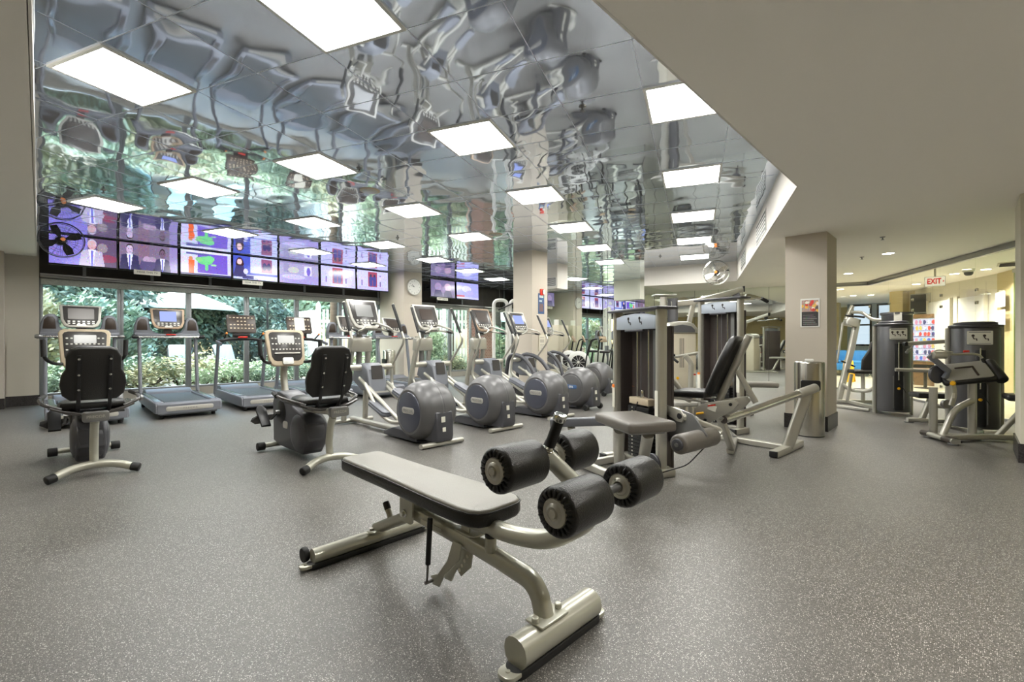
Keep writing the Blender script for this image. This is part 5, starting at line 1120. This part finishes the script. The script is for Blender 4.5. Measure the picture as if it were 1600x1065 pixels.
def air_bike(loc, rz, label):
    t = thing('fan_bike', label, 'exercise bike', loc, rz, 'upright fan bikes by the mirror')
    B().lathe([(0, -.06), (.2, -.06), (.26, -.05), (.28, -.03), (.28, .03), (.26, .05), (.2, .06), (0, .06)], (-.35, 0, .62), 'y', 36).build('fan_housing', 'white', t)
    b = B(); b.lathe([(0, -.065), (.17, -.065), (.17, -.058), (0, -.058)], (-.35, 0, .62), 'y', 30); g = b.build('fan_grille', 'black', t); b = B()
    for k in range(10): a = PI / 5 * k; b.bar([(-.35 + .03 * math.cos(a), -.067, .62 + .03 * math.sin(a)), (-.35 + .17 * math.cos(a), -.067, .62 + .17 * math.sin(a))], .008, .004, rad=.001, up=(0, 1, 0))
    b.lathe([(0, -.075), (.03, -.075), (.03, -.06), (0, -.06)], (-.35, 0, .62), 'y', 14).build('grille_spokes', 'white', g)
    B().bar([(-.35, 0, .40), (-.3, 0, .3), (.3, 0, .25), (.4, 0, .05)], .08, .07, fil=.1).build('frame', 'white', t); B().tube([(.2, 0, .25), (.28, 0, .85)], .025).build('seat_post', 'black', t)
    B().box((.30, 0, .88), (.26, .20, .06), bev=.025, seg=3).build('saddle', 'vinyl', t)
    for x in (-.5, .42): B().bar([(x, -.28, .03), (x, .28, .03)], .06, .05, rad=.02).build('foot', 'black', t)
    B().bar([(-.5, 0, .04), (-.4, 0, .4)], .05, .05).build('front_post', 'white', t)
    for s in (-1, 1):
        B().tube([(-.2, s * .2, .38), (-.12, s * .22, .85), (-.02, s * .24, 1.18), (.1, s * .24, 1.2)], .018, fil=.08).build('moving_arm', 'black', t); B().box((-.05, s * .14, .32), (.10, .08, .03), bev=.01).build('pedal', 'black', t)
    B().tube([(-.3, 0, .85), (-.25, 0, 1.15)], .02).build('console_post', 'black', t); B().box((-.22, 0, 1.2), (.04, .24, .18), (0, -.4, 0), bev=.015).build('console', 'tan', t)
    return t
air_bike((-6.72, 9.72, 0), .55, 'white fan bike in front of the mirror with its dark fan grille showing'); air_bike((-7.35, 10.15, 0), .4, 'white fan bike beside the cream cabinet near the mirror')
t = thing('storage_cabinet', 'tall plain cream cabinet against the mirror behind the farthest ellipticals', 'cabinet', (-8.45, 10.42, 0))
B().box((0, 0, .8), (.50, .46, 1.6), bev=.006).build('body', 'cream', t)
for s in (-1, 1):
    d = B().box((.252, s * .113, .82), (.012, .222, 1.5), bev=.003).build('door', 'cream', t); B().cyl((.268, s * .03, .8), (.268, s * .03, .92), .006).build('handle', 'steel', d)
t = thing('towel_roll', 'white paper roll standing on top of the cream cabinet', 'paper roll', (-8.4, 10.36, 1.6)); B().lathe([(.025, 0), (.07, 0), (.072, .01), (.072, .15), (.07, .16), (.025, .16), (.025, 0)], seg=24).build('roll', 'white', t); B().cyl((0, 0, 0), (0, 0, .16), .024).build('core', 'beige', t)

# ------------------------------------------------------------------ lobby behind the glass
def wallseg(name, p, q, m, h=2.6, th=.12, z0=0):
    p, q = Vector((*p, 0)), Vector((*q, 0)); d = q - p; c = (p + q) / 2; n_ = Vector((-d.y, d.x, 0)).normalized()
    if n_.dot(c) < 0: n_ = -n_
    c += n_ * th / 2
    return struct(B().box((c.x, c.y, z0 + h / 2), (d.length, th, h), (0, 0, math.atan2(d.y, d.x))).build(name, m))
wallseg('wall_lobby', (-1.05, 16.85), (.42, 13.85), 'corridor')
wallseg('wall_lobby_end', (.42, 13.85), (.62, 13.2), 'ochre')
wallseg('wall_lobby_left', (-1.55, 17.3), (-1.05, 16.85), 'ochre')
wallseg('wall_lounge', (-3.3, 21.6), (-1.4, 21.6), 'bluewall')
wallseg('wall_lounge_left', (-9, 24.5), (-3.2, 23.2), 'ochre')
wallseg('wall_lounge_side', (-1.5, 17.3), (-1.4, 21.6), 'bluewall')
wallseg('wall_far_west', (-9, 13.0), (-9, 24.5), 'corridor')
wallseg('wall_far_east', (4.6, 7.2), (4.6, 16), 'corridor'); wallseg('wall_green_room', (.7, 17.0), (4.6, 17.0), 'greenglass')
# green-tinted glass screen at the right end
for i, (p, q) in enumerate((((.62, 13.15), (1.35, 11.9)), ((1.35, 11.9), (2.1, 10.6)))):
    n += 1; P_, Q_ = Vector((*p, 0)), Vector((*q, 0)); c = (P_ + Q_) / 2; a_ = math.atan2((Q_ - P_).y, (Q_ - P_).x); L_ = (Q_ - P_).length
    g_ = struct(B().box((c.x, c.y, .03), (L_, .05, .06), (0, 0, a_)).box((c.x, c.y, 2.5), (L_, .05, .07), (0, 0, a_)).build('window_%d' % n, 'track')); B().box((c.x, c.y, 1.26), (L_ - .02, .012, 2.4), (0, 0, a_)).build('pane', 'greenpane', g_)
# two flush white doors in the corridor wall
dl = (Vector((.42, 13.85, 0)) - Vector((-1.05, 16.85, 0))).normalized()
for k, s_ in enumerate((1.25, 2.55)):
    p = Vector((-1.05, 16.85, 0)) + dl * s_; mdr = frame_m((p.x - .02, p.y - .01, 1.07), dl, (0, 0, 1))
    d_ = struct(B().prism(rrect(.95, 2.14, .01, 1), 'z', -.01, .025, bev=.004).xf(mdr).build('door_%d' % (k + 1), 'door'))
    fr = B()
    for x_ in (-.5, .5): fr.prism(rrect(.05, 2.2, .005, 1, x_, .02), 'z', -.01, .04)
    fr.xf(mdr).build('door_frame', 'corridor', d_); B().cyl(mdr @ Vector((.38, -.05, .03)), mdr @ Vector((.38, -.05, .08)), .02).build('door_handle', 'steel', d_)
# vending machine
t = thing('vending_machine', 'brightly lit vending machine with rows of colourful packets, behind the glass under the exit sign', 'vending machine', (-.86, 16.0, 0)); mv = frame_m((0, 0, 0), dl, (0, 0, 1))
mv = frame_m((0, 0, 0), (.86, -.5, 0), (0, 0, 1)); B().prism(rrect(.82, 1.84, .02, 2, 0, .92), 'z', -.5, 0, bev=.01).xf(mv).build('body', 'wood', t)
rv = random.Random(11); sh = []
for r in range(7):
    for c in range(7):
        sh.append(('e', (c + .5) / 7 + rv.uniform(-.02, .02), (r + .45) / 7, .055, .05, rv.choice([(.95, .35, .3), (.35, .45, .85), (.95, .80, .4), (.95, .95, .98), (.9, .6, .7), (.3, .3, .5), (.55, .75, .9)])))
    sh.append(('r', 0, r / 7, 1, r / 7 + .015, (.55, .55, .65)))
pw = B().prism(rrect(.70, 1.12, .01, 2, -.02, 1.18), 'z', 0, .012, bev=.003).xf(mv).build('window_frame', 'steel', t)
picture('lit_shelves', .66, 1.08, sh, (.86, .86, .95), 'screen', pw, mv @ Matrix.Translation((-.02, 1.18, .0135)), 48, 76, .1)
B().prism(rrect(.6, .18, .01, 2, -.02, .45), 'z', 0, .01).xf(mv).build('delivery_flap', 'black', t); B().prism(rrect(.05, .2, .006, 1, .37, 1.3), 'z', 0, .012).xf(mv).build('coin_panel', 'black', t)
t = thing('wall_cabinet', 'grey wall cabinet with dark left door above the vending machine', 'cabinet', (-.80, 16.16, 0)); B().prism(rrect(.86, .52, .01, 1, .05, 2.14), 'z', -.35, -.02).xf(mv).build('body', 'greywall', t); B().prism(rrect(.36, .46, .005, 1, -.18, 2.14), 'z', -.02, -.005).xf(mv).build('door', 'black', t); B().prism(rrect(.06, .12, .01, 1, .26, 2.1), 'z', -.02, .0).xf(mv).build('alarm_box', 'red', t)
# exit sign
t = thing('exit_sign', 'lit EXIT sign with red letters hanging behind the glass', 'exit sign', (-.46, 12.02, 2.29)); me_ = frame_m((0, 0, 0), (1, 0, 0), (0, 0, 1))
B().prism(rrect(.30, .19, .008, 2), 'z', -.03, 0, bev=.004).xf(me_).build('housing', 'silverframe', t); B().prism(rrect(.285, .175, .004, 1), 'z', 0, .002).xf(me_).build('face', 'exit_glow', t)
B().add(text_bm('EXIT', .145, .001, .68, .005), me_ @ Matrix.Translation((-.012, .0, .0035))).build('lettering', 'exit_red', t)
B().prism([(.112, -.025), (.132, 0), (.112, .025)], 'z', .002, .004).xf(me_).build('arrow', 'exit_red', t); B().box((0, .015, .17), (.03, .02, .15)).build('stem', 'silverframe', t)
t = thing('security_camera', 'small dark dome camera on the lobby ceiling right of the exit sign', 'camera', (.0, 12.6, S)); B().lathe([(0, 0), (.09, 0), (.09, -.05), (.08, -.06), (0, -.06)], seg=24).build('base', 'white', t); B().lathe([(.07, -.06), (.065, -.10), (.04, -.125), (0, -.13)], seg=20).build('dome', 'black', t)
vent('air_vent', (.42, 11.1, S - .001), (1, 0, 0), .5, .2, 'square ceiling vent in the lobby by the right pier') if False else None
t = thing('air_vent', 'dark ceiling vent behind the glass near the right pier', 'air vent', (.62, 12.2, S)); B().box((0, 0, -.008), (.5, .5, .016), bev=.004).build('frame', 'corridor', t)
for i in range(6): B().box((0, -.2 + i * .08, -.02), (.44, .04, .012), (.4, 0, 0)).build('slat', 'header', t)
# papers taped on the ochre wall end
for z_, l_ in ((1.98, 'upper pale paper taped to the wall left of the green glass'), (1.62, 'lower pale paper taped to the wall left of the green glass')):
    t = thing('wall_paper_notice', l_, 'notice', (.45, 13.45, z_)); mm_ = frame_m((0, 0, 0), (.29, -.96, 0), (0, 0, 1)); picture('sheet', .42, .30, [('r', .1, .15 + .12 * k, .9, .2 + .12 * k, (.70, .68, .80)) for k in range(6)], (.84, .83, .92), 'picture', t, mm_, 16, 18, .1)
# lounge furniture
t = thing('lounge_sofa', 'blue sofa with brown arms in the lobby, seen beside the poster column', 'sofa', (-2.75, 18.9, 0)); 
B().box((0, 0, .30), (2.0, .75, .22), bev=.04).build('seat_base', 'sofa', t); B().box((0, .32, .58), (2.0, .2, .5), (-.12, 0, 0), bev=.05).build('backrest', 'sofa', t)
for i in range(3): B().box((-.66 + .66 * i, -.03, .45), (.63, .66, .12), bev=.04, seg=3).build('cushion', 'sofa', t)
for s_ in (-1, 1): B().box((s_ * 1.05, 0, .32), (.12, .8, .62), bev=.02).build('arm', 'wood', t)
for s_ in (-1, 1):
    for q_ in (-1, 1): B().cyl((s_ * .95, q_ * .3, 0), (s_ * .95, q_ * .3, .2), .025).build('leg', 'black', t)
t = thing('wet_floor_sign', 'yellow folding floor sign in the lobby beside the poster column', 'floor sign', (-2.42, 16.0, 0)); 
for s_ in (-1, 1): B().prism([(-.15, 0), (.15, 0), (.11, .62), (-.11, .62)], 'y', -.008, .008, bev=.003).xf(Matrix.Translation((0, s_ * .15, 0)) @ Matrix.Rotation(s_ * .24, 4, 'X')).build('panel', 'yellow', t)
for x_ in (-2.85, -2.1):
    n += 1; f_ = B()
    for sx in (-1, 1): f_.box((x_ + sx * .27, 21.55, 1.75), (.06, .06, 1.5))
    for z_ in (1.0, 1.75, 2.48): f_.box((x_, 21.55, z_), (.54, .06, .06))
    fo = struct(f_.build('window_%d' % n, 'bezel')); B().box((x_, 21.57, 1.75), (.5, .02, 1.45)).build('pane', 'daypane', fo) if 'daypane' in M else B().box((x_, 21.57, 1.75), (.5, .02, 1.45)).build('pane', emit('daylit_pane', (.85, .92, 1), .5), fo)
struct(B().box((-3.6, 20.5, 1.27), (.5, .35, 2.54)).build('wall_column_lounge', 'ochre'))
struct(B().prism([(-1.60, 16.9), (-1.30, 16.75), (-1.18, 17.0), (-1.48, 17.15)], 'z', 0, 2.54).build('wall_column_lobby', 'ochre'))
t = thing('round_table', 'low brown table behind the seated row machine, under the vending machine', 'table', (-.75, 15.1, 0)); B().lathe([(0, .44), (.32, .44), (.33, .46), (.32, .48), (0, .48)], seg=28).build('tabletop', 'wood', t); B().cyl((0, 0, .02), (0, 0, .44), .035).build('pedestal', 'black', t); B().lathe([(0, 0), (.22, 0), (.2, .02), (0, .03)], seg=24).build('base', 'black', t)

# ------------------------------------------------------------------ garden outside the windows
slab('ground', [(-60, -40), (-12.1, -40), (-12.1, 60), (-60, 60)], -.3, -.04, 'ground')
slab('ground_paving', [(-22, -6), (-14.6, -6), (-14.6, 12), (-22, 12)], -.045, -.02, 'paving')
slab('ground_east', [(5.2, -30), (60, -30), (60, 40), (5.2, 40)], -.3, -.04, 'paving')
def leaves(nl, rx, rz, size, seed, zc, hollow=.35):
    r = random.Random(seed); v = []; f = []
    lob = [(r.uniform(-.5, .5), r.uniform(-.5, .5), r.uniform(-.45, .5), r.uniform(.45, .7)) for _ in range(7)]
    while len(f) < nl:
        lx, ly, lz, lr = r.choice(lob)
        a, c = r.uniform(0, 2 * PI), r.uniform(-1, 1); s_ = math.sqrt(1 - c * c); q = lr * (hollow + (1 - hollow) * r.random() ** .4)
        p = Vector(((lx + q * s_ * math.cos(a)) * rx, (ly + q * s_ * math.sin(a)) * rx, zc + (lz + q * c) * rz))
        if p.z < .02: continue
        n_ = Vector((r.gauss(0, 1), r.gauss(0, 1), r.gauss(.6, 1))).normalized(); u = n_.orthogonal().normalized(); w_ = n_.cross(u); k = size * r.uniform(.6, 1.3); b0 = len(v)
        v += [p - u * k, p + w_ * k * .5 + n_ * k * .12, p + u * k, p - w_ * k * .5 + n_ * k * .12]; f.append((b0, b0 + 1, b0 + 2, b0 + 3))
    me = bpy.data.meshes.new('foliage'); me.from_pydata(v, [], f); return me
def stems(b, r, h, spread, k=5):
    for i in range(k):
        a = 2 * PI * i / k + r.random(); b.tube([(0, 0, 0), (spread * .4 * math.cos(a), spread * .4 * math.sin(a), h * .5), (spread * math.cos(a), spread * math.sin(a), h)], .018, seg=6)
meshes = {}
def plant(name, key, args, m, loc, label, cat, group, sc=1., trunk=None, rz=0.):
    t = thing(name, label, cat, loc, rz, group); t.scale = (sc, sc, sc * (.66 if name == 'garden_shrub' else 1))
    if (key, m) not in meshes:
        me = leaves(*args); me.materials.append(M[m]); b = B(); r = random.Random(4)
        if trunk: b.tube([(0, 0, -.05), (.05, .02, trunk * .5), (0, .05, trunk)], trunk * .05, seg=10, scale=[1.2, .9, .6]); stems(b, r, trunk + .8, .9, 4) if False else None
        else: stems(b, r, args[4 + 1] if False else args[2] * .9, args[1] * .6)
        so = b.build('trunk' if trunk else 'stem', 'bark', t); meshes[(key, m)] = (me, so.data)
        o = bpy.data.objects.new('foliage', me); C.objects.link(o); o.parent = t
    else:
        me, sm = meshes[(key, m)]
        for nm, dd in (('foliage', me), ('trunk' if trunk else 'stem', sm)): o = bpy.data.objects.new(nm, dd); C.objects.link(o); o.parent = t
    return t
rg = random.Random(21); where = ['outside the first window pane', 'outside the second pane', 'outside the third pane', 'outside the fourth pane', 'outside the fifth pane', 'outside the sixth pane', 'left of the first pane', 'past the clock column', 'in front of the white fence']
i = 0
for row, (x, h_) in enumerate(((-12.95, .55), (-13.75, .7))):
    for y in [-1.6 + .82 * k for k in range(17)]:
        m = ('leaf_pale', 'leaf', 'leaf_red', 'leaf_pale', 'leaf')[(i * 3 + row) % 5]; i += 1
        yy = y + rg.uniform(-.15, .15); wi = 6 if yy < -.1 else min(5, int(max(0, yy) / 1.13)) if yy < 6.9 else 7
        plant('garden_shrub', 'shrub%d' % row, (1500, .62, .52, .045, 3 + row, .48), m, (x + rg.uniform(-.12, .12), yy, -.04), '%s shrub, number %s from the left in the %s row of the bed %s' % ({'leaf_pale': 'pale green', 'leaf': 'green', 'leaf_red': 'reddish leaved'}[m], ['one', 'two', 'three', 'four', 'five', 'six', 'seven', 'eight', 'nine', 'ten', 'eleven', 'twelve', 'thirteen', 'fourteen', 'fifteen', 'sixteen', 'seventeen'][(i - 1) % 17], ('front', 'second')[row], 'outside'), 'shrub', 'shrubs in the bed outside the windows', rg.uniform(.85, 1.1) * (1 if row == 0 else 1.25), rz=rg.uniform(0, 6))
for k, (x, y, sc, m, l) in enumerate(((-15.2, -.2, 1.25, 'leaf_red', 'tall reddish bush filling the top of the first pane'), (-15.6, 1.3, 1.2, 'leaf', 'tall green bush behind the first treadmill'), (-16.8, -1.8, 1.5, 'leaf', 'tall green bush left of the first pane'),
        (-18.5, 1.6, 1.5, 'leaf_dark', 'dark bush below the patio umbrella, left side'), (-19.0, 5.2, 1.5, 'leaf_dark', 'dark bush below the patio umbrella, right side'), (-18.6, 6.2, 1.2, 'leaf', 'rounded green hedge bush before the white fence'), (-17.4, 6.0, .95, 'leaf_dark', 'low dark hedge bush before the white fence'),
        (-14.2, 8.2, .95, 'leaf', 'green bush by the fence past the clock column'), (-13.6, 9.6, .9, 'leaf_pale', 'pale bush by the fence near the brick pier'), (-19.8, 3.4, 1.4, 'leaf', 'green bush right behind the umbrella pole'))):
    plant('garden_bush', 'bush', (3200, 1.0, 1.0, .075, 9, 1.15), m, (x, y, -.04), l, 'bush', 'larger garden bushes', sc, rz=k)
for k, (x, y, sc, m) in enumerate(((-22.5, -7, 1.1, 'leaf'), (-21.5, -3.2, 1.0, 'leaf_dark'), (-22.8, 0, 1.15, 'leaf'), (-21.6, 3.0, 1.0, 'leaf_dark'), (-23.5, 5.6, 1.1, 'leaf'), (-25, 8.5, 1.2, 'leaf_pale'), (-26, 12, 1.3, 'leaf'), (-23.0, 14.5, 1.2, 'leaf_dark'), (-19.5, 15.5, 1.1, 'leaf'), (-27.5, 3, 1.5, 'leaf_dark'), (-28, -3, 1.5, 'leaf_dark'), (-28.5, 9, 1.6, 'leaf_dark'), (-24, 19, 1.5, 'leaf_dark'))):
    plant('garden_tree', 'tree', (5200, 2.4, 2.9, .16, 15, 3.3), m, (x, y, -.04), ('%s tree beyond the terrace, %s' % ({'leaf': 'green', 'leaf_dark': 'dark green', 'leaf_pale': 'pale green'}[m], ['far left', 'left', 'left of the umbrella', 'directly behind the umbrella', 'right of the umbrella', 'above the far white fence', 'above the fence, further right', 'behind the near fence', 'behind the near fence, right end', 'in the second row behind the umbrella', 'in the second row at left', 'in the second row at right', 'far back to the right'][k])), 'tree', 'trees beyond the terrace', sc, 2.4, rz=k * 1.3)
# patio umbrellas, lounge chairs, fence, trunk
t = thing('patio_umbrella', 'large pale patio umbrella above the lounge chairs', 'umbrella', (-18.6, 3.4, -.03)); b = B(); seg = 8
b.lathe([(.02, 2.92), (.5, 2.74), (1.1, 2.50), (1.62, 2.28), (1.62, 2.18), (1.60, 2.27), (1.08, 2.48), (.5, 2.71), (.02, 2.88)], seg=8); b.build('canopy', 'canvas', t, 20); B().cyl((0, 0, 0), (0, 0, 2.95), .028).build('pole', 'white', t); B().lathe([(0, 0), (.3, 0), (.28, .08), (0, .1)], seg=20).build('base', 'panel', t)
for k in range(8): a = PI / 4 * k; B().tube([(.03, 0, 2.85), (1.58 * math.cos(a), 1.58 * math.sin(a), 2.22)], .008, seg=5).build('rib', 'white', t)
def lounge_chair(loc, rz, label):
    t = thing('patio_lounge_chair', label, 'lounge chair', loc, rz, 'pale patio lounge chairs'); b = B()
    for s_ in (-1, 1): B().tube([(-.3, s_ * .3, .0), (-.3, s_ * .3, .42), (.55, s_ * .3, .42), (.55, s_ * .3, 0)], .016, fil=.05).tube([(-.3, s_ * .3, .42), (-.55, s_ * .3, .98)], .016).build('side_frame', 'panel', t)
    B().box((.12, 0, .46), (.9, .56, .1), bev=.035, seg=3).build('seat_cushion', 'cushion', t); B().box((-.45, 0, .76), (.1, .56, .66), (0, -.42, 0), bev=.035, seg=3).build('back_cushion', 'cushion', t); return t
lc = lounge_chair((-16.0, 2.9, -.03), .0, 'pale aqua lounge chair seen between the uprights of the second treadmill'); lounge_chair((-16.0, 4.15, -.03), .3, 'pale aqua lounge chair seen left of the third treadmill console'); lounge_chair((-15.7, 1.75, -.03), -.3, 'pale aqua lounge chair seen left of the second treadmill')
def fence(p, q, label, gap):
    p, q = Vector((*p, -.04)), Vector((*q, -.04)); d = q - p; L = d.length; d.normalize(); a = math.atan2(d.y, d.x); t = thing('picket_fence', label, 'fence', tuple(p), a)
    for z_ in (.4, 1.9): B().box((L / 2, 0, z_), (L, .05, .10)).build('rail', 'fence', t)
    k = int(L / gap); first = None
    for i in range(k + 1):
        if i % 12 == 0:
            B().box((i * gap, 0, 1.25), (.13, .13, 2.5), bev=.01).lathe([(.09, 2.5), (.0, 2.62)], (i * gap, 0, 0), 'z', 4).build('post', 'fence', t); continue
        if first is None: first = B().box((0, 0, 1.22), (.075, .02, 2.2)).build('picket', 'fence', t); first.location = (i * gap, .03, 0)
        else: o = first.copy(); C.objects.link(o); o.parent = t; o.location = (i * gap, .03, 0)
fence((-12.7, 11.6), (-16.6, 7.1), 'tall white picket fence close outside, past the clock column', .13); fence((-16.7, 7.05), (-24, 6.9), 'white picket fence further away, running along the terrace end', .16)
t = thing('bare_tree_trunk', 'thick pale tree trunk in front of the white fence', 'tree', (-15.2, 6.95, -.04)); B().tube([(0, 0, 0), (.03, 0, 1.5), (-.05, .05, 3.6)], .16, seg=14, scale=[1.3, 1, .9]).build('trunk', 'bark', t)
for p_ in ((.5, .6, 3.9), (-.7, -.4, 4.0)): B().tube([(0, 0, 2.3), p_], .07, seg=8, scale=[1, .6]).build('branch', 'bark', t)
t = thing('garden_lamp_post', 'thin black post standing on the terrace before the fence', 'lamp post', (-17.5, 5.6, -.03)); B().cyl((0, 0, 0), (0, 0, 3.4), .035).build('post', 'black', t); B().lathe([(.05, 3.4), (.12, 3.45), (.12, 3.6), (0, 3.72)], seg=12).build('lantern', 'black', t)
